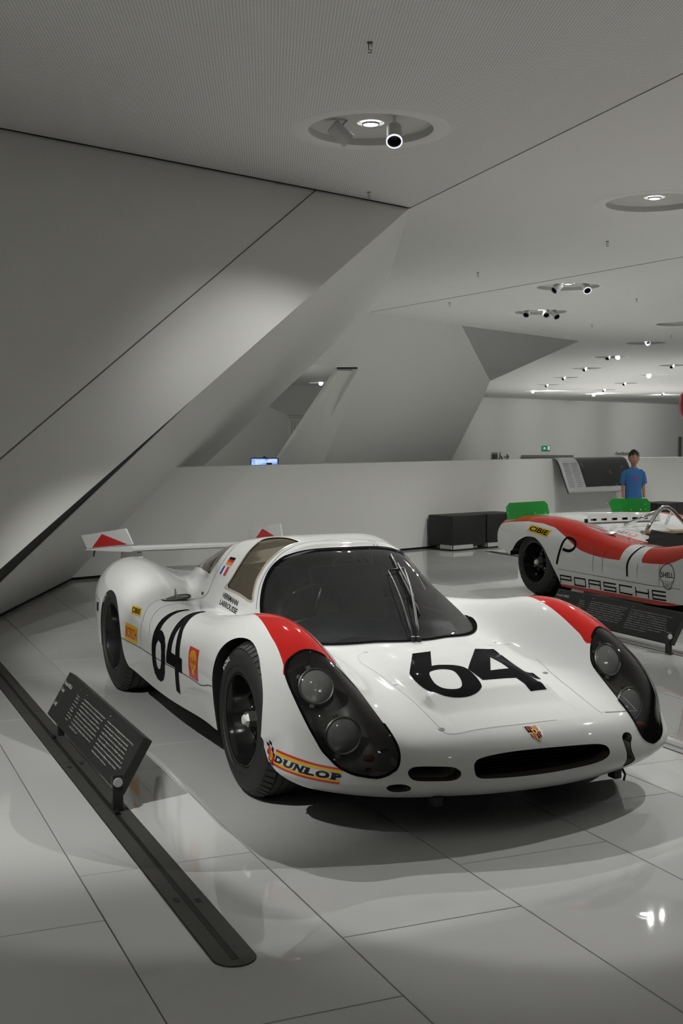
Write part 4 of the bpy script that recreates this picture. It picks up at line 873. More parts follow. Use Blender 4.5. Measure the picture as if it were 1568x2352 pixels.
# ---- cockpit
box('floor_pan', (-.95, 0, .16), (1.7, 1.24, .02), interior, car); box('rear_bulkhead', (-1.62, 0, .39), (.03, 1.04, .44), mat('bulkhead', (.10, .088, .066), .8), car)
box('front_bulkhead', (-.12, 0, .32), (.02, 1.1, .32), interior, car)
for s in (-1, 1): box('inner_sill', (-.9, s * .60, .34), (1.5, .05, .36), interior, car)
bm = bmesh.new()
P = [(-.30, .50, .30), (-.36, .54, .42), (-.52, .575, .455), (-.60, .56, .46), (-.62, .50, .46)]
vs = []
for (x, z, hw) in P:
    row = []
    for k in range(17):
        t = k / 16 * 2 - 1; hump = .055 * math.exp(-((t * hw + .23) / .15) ** 2); row.append(bm.verts.new((x - .16 * t * t * .6, t * hw, z - .05 * t * t + hump)))
    vs.append(row)
for a, b in zip(vs[:-1], vs[1:]):
    for k in range(16): bm.faces.new((a[k], a[k + 1], b[k + 1], b[k]))
bm_obj('dashboard', bm, interior, car, True)
sw = bpy.data.objects.new('steering_wheel', None); COL.objects.link(sw); sw.parent = car; sw.matrix_local = Matrix.Translation((-.74, -.25, .585)) @ Vector((-1, 0, .45)).to_track_quat('Z', 'Y').to_matrix().to_4x4()
V_, F_ = tube_pts([(math.cos(a) * .165, math.sin(a) * .165, 0) for a in np.linspace(0, 2 * PI, 40, endpoint=False)], .012, 8, True); mesh_obj('wheel_rim', V_, F_, blackgloss, sw, True)
for a in (PI / 2 + .2, -.35, PI + .35):
    V_, F_ = tube_pts([(math.cos(a) * .02, math.sin(a) * .02, -.03), (math.cos(a) * .16, math.sin(a) * .16, 0)], .007, 6); mesh_obj('spoke', V_, F_, steel, sw, True)
tube('steering_column', [(-.72, -.25, .57), (-.35, -.25, .42)], .018, darkmet, car)
for s in (-1, 1):
    st = bpy.data.objects.new('seat', None); COL.objects.link(st); st.parent = car; st.location = (0, s * .25, 0)
    b = bmesh.new(); add_box(b, (-1.05, 0, .27), (.46, .42, .10), bev=.03); bm_obj('cushion', b, seatm, st, True, 40)
    b = bmesh.new(); add_box(b, (0, 0, 0), (.09, .42, .52), M=Matrix.Translation((-1.36, 0, .50)) @ Matrix.Rotation(-.42, 4, 'Y'), bev=.035); bm_obj('backrest', b, seatm, st, True, 40)
tube('roll_hoop', [(-1.50, -.50, .2), (-1.50, -.47, .66), (-1.50, -.33, .84), (-1.50, 0, .885), (-1.50, .33, .84), (-1.50, .47, .66), (-1.50, .50, .2)], .019, darkmet, car)
for s in (-1, 1): tube('hoop_brace', [(-1.5, s * .3, .84), (-1.95, s * .34, .60)], .014, darkmet, car)
for k in range(2): box('roof_vent_panel', (-1.25, -.02 + .23 * k, .905), (.12, .15, .012), tan if k == 0 else decal_white, car)
# engine behind the bulkhead seen through the rear plexi
en = bpy.data.objects.new('engine', None); COL.objects.link(en); en.parent = car; en.location = (-2.0, 0, .40)
box('crankcase', (0, 0, -.04), (.55, .36, .30), darkmet, en, bev=.03)
lathe('cooling_fan', [(.0, .03), (.05, .03), (.06, .0), (.16, .0), (.17, .03), (.18, .03), (.18, -.03)], tan, en, 28, M=Matrix.Translation((0, 0, .17)))
for s in (-1, 1):
    for k in range(4): lathe('intake_trumpet', [(.02, 0), (.02, .06), (.03, .09)], steel, en, 14, M=Matrix.Translation((-.2 + .13 * k, s * .13, .13)))
# ---- wipers
def wiper(P, r): return tube('wiper_arm', P, r, black, car, 8)
def onsurf(x, y, up=0.0):
    h = skin.hit(x, y, 'top'); n = h[1] if h[1].z > 0 else -h[1]; return h[0] + n * up
def wline(a, b, lift, n=7, arch=.02): return [onsurf(a[0] + (b[0] - a[0]) * t, a[1] + (b[1] - a[1]) * t, lift + arch * math.sin(PI * t)) for t in np.linspace(0, 1, n)]
WA, WB_ = (-.118, -.014), (-.113, .012)
for q in (WA, WB_): lathe('wiper_pivot', [(0, .016), (.010, .015), (.012, .007), (.013, -.01)], black, car, 14, M=Matrix.Translation(onsurf(*q, .006)))
AT, BT = (-.615, .107), (-.66, .215)
wiper(wline(WA, AT, .010), [.007, .006, .005, .005, .004, .004, .004]); wiper(wline(WB_, BT, .012), [.010, .009, .008, .007, .006, .005, .005])
tube('wiper_link', [onsurf(*AT, .014), onsurf(*BT, .014)], .005, black, car)
tube('wiper_blade', wline((-.296, .115), (-.775, .200), .006, 10, .0), .0065, black, car, 6); tube('blade_carrier', wline((-.38, .130), (-.68, .186), .018, 6, .004), .006, black, car, 6)
# ---- fuel cap, screws, hooks
fc = surf([(-1.56, 0)], 'top'); h = skin.hit(-1.557, -.685, 'top'); Mx = Matrix.Translation(h[0] + Vector((0, 0, -.012))) @ Vector((0, -.12, 1)).to_track_quat('Z', 'Y').to_matrix().to_4x4()
cp_ = lathe('fuel_cap', [(0, .018), (.035, .02), (.055, .017), (.064, .012), (.068, .014), (.070, .010)], steel, car, 36, M=Mx); lathe('cap_recess', [(.069, .0155), (.080, .0165), (.081, .008)], black, car, 36, M=Mx)
fin = bmesh.new(); q = [fin.verts.new(Mx @ Vector(p)) for p in ((-.02, -.003, .018), (.016, -.003, .018), (.004, -.003, .062), (-.02, .003, .018), (.016, .003, .018), (.004, .003, .062))]
for t in ((0, 1, 2), (5, 4, 3), (0, 3, 4, 1), (1, 4, 5, 2), (2, 5, 3, 0)): fin.faces.new([q[i] for i in t])
bm_obj('cap_lever', fin, steel, car)
for (x, y) in ((-.116, .42), (.329, .395), (.306, -.316), (.728, -.332), (-.081, -.264)):
    h = skin.hit(x, y, 'top'); Mx = Matrix.Translation(h[0]) @ h[1].to_track_quat('Z', 'Y').to_matrix().to_4x4() if h[1].z > 0 else Matrix.Translation(h[0])
    lathe('quarter_turn_screw', [(0, .0008), (.004, .0008), (.0045, .0016), (.011, .0014), (.0125, .0)], mat('screw_grey', (.16, .16, .155), .5, .5), car, 18, M=Mx)
for y, x in ((-.39, .80), (.44, .77)):
    box('jacking_bracket', (x - .01, y, .10), (.05, .035, .04), black, car, bev=.005); tube('tow_hook', [(x + .0, y + .03, .115), (x + .012, y + .035, .095), (x + .01, y + .03, .07)], .005, black, car)
# ---- rear wing
wing = bpy.data.objects.new('rear_wing', None); COL.objects.link(wing); wing.parent = car; wing.location = (0, 0, 0)
prof = [(-3.0, .752), (-2.985, .742), (-2.99, .726), (-3.02, .714), (-3.3, .695), (-3.88, .660), (-3.885, .666), (-3.4, .718), (-3.1, .745), (-3.03, .755)]
Vw = []; Fw = []
for i, yy in enumerate((-.60, -.3, 0, .3, .60)):
    for (x, z) in prof: Vw.append((x, yy + (0 if abs(yy) < .6 else math.copysign(.06, yy) * (-3.0 - x) / .88 - math.copysign(.05, yy) * (1 - (-3.0 - x) / .88)), z))
n = len(prof)
for i in range(4):
    for k in range(n): Fw.append((i * n + k, i * n + (k + 1) % n, (i + 1) * n + (k + 1) % n, (i + 1) * n + k))
Fw += [tuple(range(n)), tuple(4 * n + k for k in range(n))[::-1]]
b = bmesh.new(); vs = [b.verts.new(p) for p in Vw]
for q in Fw: b.faces.new([vs[i] for i in q])
bm_obj('wing_plane', b, paint, wing, True, 35)
for s in (-1, 1):
    dy = 0 if s < 0 else -.05
    q = [Vector((-3.00, s * (.54 + dy), .765)), Vector((-3.10, s * (.56 + dy), .862)), Vector((-4.02, s * (.655 + dy), .755)), Vector((-3.92, s * (.635 + dy), .668))]
    b = bmesh.new(); A = [b.verts.new(p) for p in q]; B = [b.verts.new(p + Vector((0, s * .008, 0))) for p in q]
    b.faces.new(A); b.faces.new(B[::-1])
    for i in range(4): b.faces.new((A[i], A[(i + 1) % 4], B[(i + 1) % 4], B[i]))
    ep = bm_obj('end_plate', b, paint, wing)
    for off in (-.0015, .0095):
        PT = lambda u, v: (q[0].lerp(q[3], u)).lerp(q[1].lerp(q[2], u), v) + Vector((0, s * off, 0))
        mesh_obj('red_triangle', [PT(.10, .03), PT(.87, .03), PT(.52, .88)], [(0, 1, 2)], redflat, ep)
    q = [(-3.05, .60), (-3.04, .66), (-3.06, .70), (-3.12, .725), (-3.28, .735), (-3.50, .70), (-3.55, .52), (-3.1, .52)]
    b = bmesh.new(); A = [b.verts.new((x, s * .47, z)) for x, z in q]; B = [b.verts.new((x, s * .50, z)) for x, z in q]
    b.faces.new(A); b.faces.new(B[::-1]); m_ = len(q)
    for i in range(m_): b.faces.new((A[i], A[(i + 1) % m_], B[(i + 1) % m_], B[i]))
    bm_obj('wing_support', b, paint, wing)
    tube('flap_link', [(-3.86, s * .60, .665), (-3.9, s * .6, .61)], .006, black, wing, 6)
# ---- panel gaps
def side3(P2, s=-1):
    R = []
    for x, b_ in P2:
        h = skin.hit(x, b_, 'diag' if s < 0 else 'diagL')
        if h[0] is not None: R.append(h[0])
    return R
dl = [(-1.555, -.542), (-1.549, -.42), (-1.56, -.357), (-1.572, -.325), (-1.586, -.26), (-1.58, -.208), (-1.569, -.167), (-1.56, -.1), (-1.555, -.03)]
dl2 = [(-1.62, .04), (-1.58, .064), (-1.52, .10), (-1.50, .14), (-1.475, .212), (-1.431, .311), (-1.411, .365), (-1.402, .416), (-1.41, .5), (-1.43, .6)]
ap = [(-.86, .121), (-.896, .212), (-.916, .278), (-.926, .363), (-.928, .452), (-.937, .563), (-.94, .644), (-.969, .785), (-.975, .88)]
d2 = [(-1.381, -.444), (-1.42, -.373), (-1.442, -.314), (-1.451, -.243), (-1.441, -.202), (-1.416, -.132), (-1.381, -.079), (-1.333, -.022)]
for s in (-1, 1):
    skin.ribbon('panel_gap', side3(smooth_poly(dl + dl2, 4, False), s), .0035, seam, car)
    skin.ribbon('door_gap', side3(smooth_poly(ap, 4, False), s), .0035, seam, car)
    skin.ribbon('door_gap', side3(smooth_poly(d2, 4, False), s), .003, seam, car)
    skin.ribbon('sill_gap', side3([(-2.06, -.545), (-1.555, -.542), (-1.125, -.550), (-.693, -.548), (-.47, -.556), (-.40, -.55), (-.33, -.538), (-.268, -.534)], s), .005, seam, car)
skin.ribbon('bonnet_gap', surf(smooth_poly([(-.078, -.28), (-.05, -.315), (.025, -.334), (.164, -.326), (.316, -.326), (.529, -.328), (.70, -.334), (.765, -.318), (.775, -.2), (.78, 0), (.775, .15)], 4, False)), .0028, mat('fine_gap', (.33, .33, .32), .6), car)
skin.ribbon('bonnet_gap', surf(smooth_poly([(-.08, .30), (-.06, .42), (.05, .45), (.20, .44), (.40, .41), (.665, .391), (.73, .40)], 4, False)), .0028, MATS['fine_gap'], car)
skin.ribbon('bonnet_gap', surf([(.233, .438), (.264, .491), (.30, .546), (.382, .552), (.521, .548), (.628, .557), (.715, .575)]), .002, MATS['fine_gap'], car)
skin.ribbon('bonnet_gap', surf([(.721, .418), (.719, .496), (.717, .586)]), .004, seam, car)
skin.ribbon('roof_hatch_gap', surf([(-.975, -.09), (-.965, 0), (-.93, .01)]), .003, seam, car)
for x in (-.95, -.94): skin.ribbon('roof_mark', surf([(x, .16 + (x + .95) * 2), (x + .07, .165 + (x + .95) * 2)]), .004, seam, car)
# ------------------------------------------------------------------ numbers and stickers of the near car
def poly_art(name, outer, holes, mode, m, parent=None, off=.0012, step=.02, sk=None, sm=None):
    V2, F = fill2d(outer, holes); return (sk or skin).art(name, V2, F, mode, m, parent or car, step, off)
def quad_art(name, corners, mode, m, shapes, parent=None, off=.0012, sk=None, step=.02):
    q = quadmap(corners)
    for i, (V2, F, mm) in enumerate(shapes):
        P = np.array([q(u, v) for u, v in V2]); (sk or skin).art(name if i == 0 else name, P, F, mode, mm, parent or car, step, off + i * .0006)
def text_unit(s, x0=0, y0=0, x1=1, y1=1, bold=0.0):
    V, F, wh = text_mesh(s, bold); return np.stack([x0 + V[:, 0] / wh[0] * (x1 - x0), y0 + V[:, 1] / wh[1] * (y1 - y0)], 1), F
SQ = (np.array([(0, 0), (1, 0), (1, 1), (0, 1)]), [(0, 1, 2, 3)])
# big 64 on the bonnet (plan view, x forward, y left)
six = smooth_poly([(.52, -.235), (.456, -.254), (.368, -.252), (.292, -.242)], 4, False)
six_o = [(.037, -.096), (.030, .0), (.241, -.073)]
S6 = np.concatenate([[(.037, -.096), (.023, .001), (.243, -.112)], smooth_poly([(.243, -.112), (.239, -.073), (.262, -.016), (.312, .010), (.41, .002), (.494, -.02), (.53, -.05), (.553, -.10), (.558, -.15), (.545, -.200), (.515, -.235), (.456, -.254), (.368, -.254), (.292, -.242)], 5, False)[1:]])
H6 = smooth_poly([(.333, -.172), (.306, -.137), (.303, -.091), (.334, -.060), (.404, -.070), (.471, -.097), (.503, -.127), (.503, -.163), (.48, -.193), (.425, -.199)], 4)
poly_art('bonnet_number', S6, [H6], 'top', decal_black)
S4 = [(.022, .226), (-.015, .330), (.345, .338), (.352, .380), (.452, .375) ]
S4 = [(.010, .215), (-.018, .330), (.325, .338), (.385, .388), (.44, .33), (.43, .285), (.567, .262), (.575, .175), (.45, .172), (.465, .02), (.365, .012)]
S4 = [(.022, .226), (-.018, .346), (.327, .290), (.321, .337), (.397, .327), (.405, .262), (.553, .253), (.562, .170), (.455, .168), (.450, .012), (.33, .012)]
poly_art('bonnet_number', S4, [[(.16, .222), (.365, .100), (.352, .198)]], 'top', decal_black)
# 64 on the right flank, artwork coordinates (x, y+z)
def dp(P): return [(x, y + z) for x, y, z in P]
side6 = dp([(-1.19, -.719, .576), (-1.231, -.724, .575), (-1.267, -.766, .567), (-1.286, -.805, .55), (-1.296, -.837, .525), (-1.298, -.865, .489), (-1.304, -.879, .454), (-1.312, -.887, .406), (-1.32, -.886, .353), (-1.33, -.878, .291), (-1.32, -.871, .245), (-1.279, -.867, .221), (-1.216, -.867, .219), (-1.152, -.873, .241), (-1.099, -.881, .284), (-1.055, -.891, .363), (-1.058, -.888, .428), (-1.099, -.879, .462), (-1.156, -.871, .479), (-1.20, -.868, .483), (-1.217, -.87, .48), (-1.224, -.854, .506), (-1.225, -.831, .53), (-1.225, -.805, .549), (-1.218, -.772, .565)])
side6i = dp([(-1.195, -.885, .435), (-1.228, -.888, .406), (-1.242, -.888, .366), (-1.246, -.885, .327), (-1.242, -.881, .297), (-1.214, -.88, .285), (-1.178, -.882, .295), (-1.144, -.887, .331), (-1.127, -.89, .384), (-1.145, -.887, .423)])
poly_art('door_number', side6, [side6i], 'diag', decal_black)
side4 = dp([(-1.10, -.663, .577), (-1.09, -.721, .579), (-1.072, -.773, .569), (-1.045, -.828, .539), (-1.030, -.856, .509), (-1.022, -.876, .475), (-1.022, -.89, .422), (-1.043, -.89, .348), (-.885, -.892, .349), (-.931, -.871, .227), (-.872, -.87, .22), (-.823, -.892, .341), (-.762, -.893, .342), (-.745, -.898, .413), (-.789, -.896, .415), (-.806, -.889, .467), (-.831, -.874, .502), (-.883, -.848, .532), (-.94, -.805, .562), (-.998, -.753, .58), (-1.042, -.696, .583)])
side4i = dp([(-.958, -.837, .535), (-.953, -.864, .503), (-.945, -.881, .47), (-.945, -.892, .414), (-.868, -.894, .412), (-.881, -.886, .463), (-.905, -.87, .499)])
poly_art('door_number', side4, [side4i], 'diag', decal_black)
def dq(P): return [(x, y + z) for x, y, z in P]
quad_art('sponsor_sticker', dq([(-1.817, -.856, .534), (-1.646, -.848, .535), (-1.611, -.867, .496), (-1.796, -.869, .488)]), 'diag', None, [(*SQ, decal_yellow), (*text_unit('CIBIE', .07, .2, .93, .82, .03), decal_black)])
quad_art('sponsor_sticker', dq([(-1.909, -.872, .431), (-1.618, -.88, .437), (-1.635, -.877, .341), (-1.958, -.865, .323)]), 'diag', None, [(*SQ, decal_yellow), (*text_unit('BOSCH', .06, .2, .94, .8, .02), decal_red)])
def pecten():
    P = [(.38, .06), (.62, .06), (.66, .22), (.82, .30), (.93, .5), (.95, .72), (.86, .86), (.68, .95), (.5, .98), (.32, .95), (.14, .86), (.05, .72), (.07, .5), (.18, .30), (.34, .22)]
    return smooth_poly(P, 3)
PV, PF = fill2d(pecten()); ribs = []; rf = []
for a in np.linspace(-.36, .36, 7):
    b = len(ribs); x1 = .5 + a; ribs += [(.5 + a * .25 - .006, .28), (.5 + a * .25 + .006, .28), (x1 + .014, .82 + .06 * (1 - (a / .36) ** 2)), (x1 - .014, .82 + .06 * (1 - (a / .36) ** 2))]; rf.append((b, b + 1, b + 2, b + 3))
quad_art('sponsor_sticker', dq([(-.635, -.891, .493), (-.469, -.9, .499), (-.492, -.899, .351), (-.633, -.896, .353)]), 'diag', None, [(*SQ, decal_red), (.08 + PV * .84, PF, decal_yellow), (np.array(ribs), rf, decal_red), (*text_unit('Shell', .14, .46, .86, .62, .01), decal_red)])
# national flags and driver names on the cabin side
def bands(cols, vertical=False):
    out = []
    for i, c in enumerate(cols):
        a, b = i / 3, (i + 1) / 3
        q = [(a, 0), (b, 0), (b, 1), (a, 1)] if vertical else [(0, 1 - b), (1, 1 - b), (1, 1 - a), (0, 1 - a)]
        out.append((np.array(q), [(0, 1, 2, 3)], c))
    return out
quad_art('flag_sticker', dq([(-1.35, -.448, .822), (-1.268, -.446, .822), (-1.281, -.468, .782), (-1.366, -.469, .784)]), 'diag', None, bands([decal_black, decal_red, decal_gold]))
quad_art('flag_sticker', dq([(-1.381, -.474, .774), (-1.294, -.473, .773), (-1.313, -.492, .728), (-1.408, -.491, .73)]), 'diag', None, bands([decal_blue, decal_white, decal_red], True))
quad_art('driver_name', dq([(-1.263, -.515, .649), (-1.052, -.509, .628), (-1.056, -.519, .602), (-1.267, -.522, .622)]), 'diag', None, [(*text_unit('HERRMANN', 0, 0, 1, 1, .02), decal_black)])
quad_art('driver_name', dq([(-1.283, -.526, .612), (-1.03, -.522, .590), (-1.033, -.53, .562), (-1.290, -.533, .584)]), 'diag', None, [(*text_unit('LARROUSSE', 0, 0, 1, 1, .02), decal_black)])
# tyre maker's banner along the nose corner
TOPC = smooth_poly([(.442, -.884, .262), (.554, -.845, .252), (.626, -.792, .240), (.693, -.727, .232)], 8, False); BOTC = smooth_poly([(.435, -.897, .203), (.535, -.871, .194), (.62, -.818, .184), (.702, -.736, .177)], 8, False)
def banner(u, v):
    k = u * (len(TOPC) - 1); i = min(int(k), len(TOPC) - 2); t = k - i
    a = TOPC[i] * (1 - t) + TOPC[i + 1] * t; b = BOTC[i] * (1 - t) + BOTC[i + 1] * t; return a * v + b * (1 - v)
def banner_art(name, V2, F, m, off):
    bm = bmesh.new(); vs = [bm.verts.new((p[0], p[1], 0)) for p in V2]
    for f in F: bm.faces.new([vs[i] for i in f])
    lo = np.min(V2, 0)[0]; hi = np.max(V2, 0)[0]; n = int((hi - lo) / .05)
    for k in range(1, n + 1): bmesh.ops.bisect_plane(bm, geom=list(bm.verts) + list(bm.edges) + list(bm.faces), plane_co=(lo + (hi - lo) * k / (n + 1), 0, 0), plane_no=(1, 0, 0))
    for v in bm.verts:
        p = Vector(banner(v.co.x, v.co.y)); h = skin.bvh.find_nearest(p); nrm = h[1] if h[1].dot(h[0] - Vector((0, 0, .2))) > 0 else -h[1]; v.co = h[0] + nrm * off
    return bm_obj(name, bm, m, car, True)
for (v0, v1, m_) in ((.86, 1.0, decal_red), (.68, .86, decal_yellow), (.13, .26, decal_yellow), (.0, .13, decal_red)):
    e = .02 if v0 > .5 else -.02
    banner_art('banner_stripe', np.array([(-.02, v0), (1.0 + e, v0), (1.0 + e, v1), (-.02, v1)]), [(0, 1, 2, 3)], m_, .0012)
def slab(ch):
    V, F, wh = text_mesh(ch, .055); U = V / wh; U = U.copy(); U[:, 0] = (.02 + U[:, 0] * .96) if ch == 'O' else (.08 + U[:, 0] * (.9 if ch in 'LPD' else .84)); Fs = list(F); V = [tuple(p) for p in U]
    st = {'D': [(.0, .35)], 'U': [(-.02, .35, 1), (.65, 1.02, 1)], 'N': [(-.02, .32), (.68, 1.02)], 'L': [(.0, .42)], 'P': [(.0, .45)], 'O': []}[ch]
    for s in st:
        for yy in ((0, 1) if len(s) == 2 else (1,)):
            y0, y1 = (0, .13) if yy == 0 else (.87, 1); b = len(V); V += [(s[0], y0), (s[1], y0), (s[1], y1), (s[0], y1)]; Fs.append((b, b + 1, b + 2, b + 3))
    return np.array(V), Fs
for i, ch in enumerate('DUNLOP'):
    U, F = slab(ch); x0 = .02 + i * .166; P = np.stack([x0 + U[:, 0] * .163, .24 + U[:, 1] * .41], 1); banner_art('banner_letter', P, F, mat('vinyl_navy', (.01, .012, .03), .3), .002)
# chequered emblem at its rear end
c0 = Vector((.405, -.893, .238))
ex = Vector((.062, .012, -.005)); ez = Vector((.0, .0, .088)); eq = [c0 - ex * .5 - ez * .5, c0 + ex * .5 - ez * .5, c0 + ex * .5 + ez * .5, c0 - ex * .5 + ez * .5]
def emblem(name, P2, F, m, off):
    V_ = []
    for (u, v) in P2:
        p = c0 + ex * (u - .5) + ez * (v - .5) + Vector((0, 0, -.02)) * (u - .5); h = skin.bvh.find_nearest(p); nrm = h[1] if h[1].y < 0 else -h[1]; V_.append(h[0] + nrm * off)
    return mesh_obj(name, V_, F, m, car)
for i in range(4):
    for j in range(6):
        if (i + j) % 2 == 0 and abs(i - 1.5 + (j - 2.5) * .35) < 1.9: emblem('chequer', [(i / 4, j / 6), ((i + 1) / 4, j / 6), ((i + 1) / 4, (j + 1) / 6), (i / 4, (j + 1) / 6)], [(0, 1, 2, 3)], MATS['vinyl_navy'], .0012)
emblem('emblem_arrow', [(.15, .42), (.5, .22), (.5, .12), (1.15, .45), (.5, .80), (.5, .68), (.15, .75)], [(0, 1, 2, 3, 4, 5, 6)], decal_red, .002)
emblem('emblem_disc', [(.55 + .26 * math.cos(a), .46 + .2 * math.sin(a)) for a in np.linspace(0, 2 * PI, 14, endpoint=False)], [tuple(range(14))], decal_yellow, .0028)
tv, tf, tw = text_mesh('D', .02); emblem('emblem_letter', [(.43 + p[0] / tw[0] * .24, .36 + p[1] / tw[1] * .22) for p in tv], tf, decal_red, .0036)
# crest on the nose
cx, cy = .833, .012
def crest(name, P2, m, off): V2, F = fill2d(P2); P = np.stack([cx - .04 + (1 - V2[:, 1]) * .08, cy - .032 + V2[:, 0] * .064], 1); return skin.art(name, P, F, 'top', m, car, .02, off)
SH = [(0, 1), (.5, .95), (1, 1), (.98, .5), (.85, .2), (.5, 0), (.15, .2), (.02, .5)]
crest('crest_badge', SH, steel, .0012)
inner = [(.08 + .84 * a, .06 + .88 * b) for a, b in SH]
crest('crest_badge', inner, decal_gold, .0018)
for k, q in enumerate(([(.10, .52), (.48, .52), (.48, .90), (.10, .92)], [(.52, .14), (.82, .26), (.9, .48), (.52, .48)], [(.52, .52), (.90, .52), (.90, .92), (.52, .90)], [(.10, .48), (.18, .26), (.48, .12), (.48, .48)])):
    if k < 2: crest('crest_field', q, decal_black, .0024)
    for t in range(2):
        xs = [p[0] for p in q]; a = min(xs) + (max(xs) - min(xs)) * (.2 + .4 * t); crest('crest_stripe', [(a, min(p[1] for p in q) + .08), (a + .07, min(p[1] for p in q) + .06), (a + .07, max(p[1] for p in q) - .04), (a, max(p[1] for p in q) - .04)], decal_red, .003)
crest('crest_shield', [(.36, .66), (.64, .66), (.62, .45), (.5, .34), (.38, .45)], decal_yellow, .0036)
crest('crest_horse', [(.45, .62), (.55, .6), (.57, .5), (.52, .42), (.46, .46)], decal_black, .0042)
# vent and number-plate-like grille behind the rear wheel
poly_art('tail_side_vent', [(-2.70, -.41), (-2.62, -.405), (-2.635, -.46), (-2.705, -.463)], [], 'diag', black)
skin.ribbon('panel_gap', side3([(-2.73, -.36), (-2.67, -.378), (-2.60, -.395)]), .004, seam, car)
# ------------------------------------------------------------------ open car in the second row
def loft(ST, seg, sub):
    P = np.array(ST, float); nr = P.shape[1]; t = chord(P[:, 4]); tt = np.concatenate([np.linspace(t[i], t[i + 1], sub, endpoint=False) for i in range(len(t) - 1)] + [[t[-1]]])
    rows = np.stack([natspline(t, P[:, j], tt) for j in range(nr)], 1); out = []
    for r in rows:
        full = np.concatenate([(r * [1, -1, 1])[:0:-1], r]); s = chord(full); s = s - s[nr - 1]
        ss = np.concatenate([np.linspace(s[nr - 1 + j], s[nr + j], m, endpoint=False) for j, m in enumerate(seg)] + [[s[-1]]]); out.append(natspline(s, full, np.concatenate([-ss[:0:-1], ss])))
    return np.array(out)
ST2 = [[(a * .985, b, c) for a, b, c in st] for st in ST[:5]] + [
 [(.36, 0, .43), (.36, .22, .43), (.36, .40, .425), (.36, .52, .475), (.36, .65, .565), (.345, .75, .55), (.32, .84, .49), (.295, .89, .40), (.265, .905, .31)],
 [(.10, 0, .47), (.10, .22, .47), (.10, .40, .465), (.10, .51, .53), (.10, .64, .64), (.10, .75, .635), (.10, .85, .57), (.10, .90, .45), (.10, .905, .28)],
 [(-.20, 0, .50), (-.20, .22, .50), (-.20, .41, .50), (-.20, .52, .56), (-.20, .64, .655), (-.20, .755, .65), (-.20, .855, .59), (-.20, .90, .46), (-.20, .89, .2)],
 [(-.60, 0, .52), (-.60, .22, .52), (-.60, .42, .52), (-.60, .54, .545), (-.60, .66, .59), (-.60, .77, .585), (-.60, .85, .52), (-.60, .885, .40), (-.60, .86, .12)],
 [(-1.1, 0, .54), (-1.1, .22, .54), (-1.1, .42, .54), (-1.1, .54, .545), (-1.1, .66, .555), (-1.1, .77, .545), (-1.1, .85, .48), (-1.1, .88, .38), (-1.1, .86, .12)],
 [(-1.6, 0, .60), (-1.6, .22, .60), (-1.6, .42, .60), (-1.6, .54, .605), (-1.6, .66, .615), (-1.6, .76, .60), (-1.6, .845, .52), (-1.6, .88, .39), (-1.6, .86, .12)],
 [(-2.0, 0, .64), (-2.0, .22, .64), (-2.0, .42, .645), (-2.0, .54, .67), (-2.0, .65, .69), (-2.0, .755, .665), (-2.0, .85, .57), (-2.0, .885, .42), (-2.0, .86, .13)],
 [(-2.45, 0, .68), (-2.45, .22, .68), (-2.45, .42, .685), (-2.45, .54, .71), (-2.45, .65, .725), (-2.45, .77, .70), (-2.45, .86, .61), (-2.45, .89, .45), (-2.45, .88, .2)],
 [(-2.85, 0, .715), (-2.85, .22, .715), (-2.85, .42, .712), (-2.85, .54, .712), (-2.85, .65, .705), (-2.85, .77, .67), (-2.85, .85, .58), (-2.85, .875, .48), (-2.85, .87, .36)],
 [(-3.12, 0, .71), (-3.12, .22, .71), (-3.12, .40, .705), (-3.12, .52, .70), (-3.12, .63, .685), (-3.12, .72, .65), (-3.12, .79, .58), (-3.12, .81, .50), (-3.12, .80, .38)]]
ang2 = math.radians(25.5); O2 = Vector((3.599, 9.389, 0)); X2 = Vector((math.sin(ang2), -math.cos(ang2), 0))
car2 = empty('open_racing_car', O2, math.atan2(X2.y, X2.x), 'white and red open racing car with green tail flaps and race number 1', 'racing car')
G2 = loft(ST2, [10, 10, 10, 12, 12, 12, 12, 14], 16); V, N, T = grid_tris(G2)
if N[np.argmin(np.abs(V[:, 1]) + np.abs(V[:, 0] + .5))][2] < 0: N = -N; T = T[:, ::-1]
skin2 = Skin(V, T, N); Vb2, Tb2 = V, T
A2F = [(-.34, -.1), (-.335, .33), (-.29, .46), (-.20, .55), (-.10, .59), (0, .60), (.10, .58), (.20, .50), (.26, .38), (.28, .25), (.34, .18), (.5, .09), (.5, -.1)]
A2R = [(-2.80, -.1), (-2.80, .33), (-2.74, .40), (-2.66, .48), (-2.55, .53), (-2.46, .542), (-2.36, .53), (-2.24, .46), (-2.15, .36), (-2.09, .28), (-2.03, .20), (-1.99, .1), (-1.99, -.1)]
A2F = smooth_poly(A2F, 3); A2R = smooth_poly(A2R, 3)
for poly, rng in ((A2F, (-.6, .7)), (A2R, (-3.1, -1.7))):
    V, N, Ti, T, f = cut(V, N, T, xz, (np.abs(V[:, 1]) > .66) & (V[:, 2] < .64) & (V[:, 0] > rng[0]) & (V[:, 0] < rng[1]), poly)
    E = border(T, np.abs(f) < 1e-5); inn = lambda P: np.stack([0 * P[:, 0], -np.sign(P[:, 1]), 0 * P[:, 0]], 1)
    for s_ in (-1, 1):
        Es = E[V[E[:, 0], 1] * s_ > 0]; flange('wheel_arch_lip', V, N, Es, .05, paint, car2, inn); flange('wheel_well', V, N, Es, .24, black, car2, inn, .006)
CP = smooth_poly([(-.52, 0), (-.56, .30), (-.70, .44), (-1.0, .47), (-1.3, .46), (-1.42, .36), (-1.45, 0), (-1.42, -.36), (-1.3, -.46), (-1.0, -.47), (-.70, -.44), (-.56, -.30)], 3)
V, N, Ti, T, f = cut(V, N, T, lambda P: P[:, :2], (V[:, 2] > .45) & (np.abs(V[:, 1]) < .6), CP)
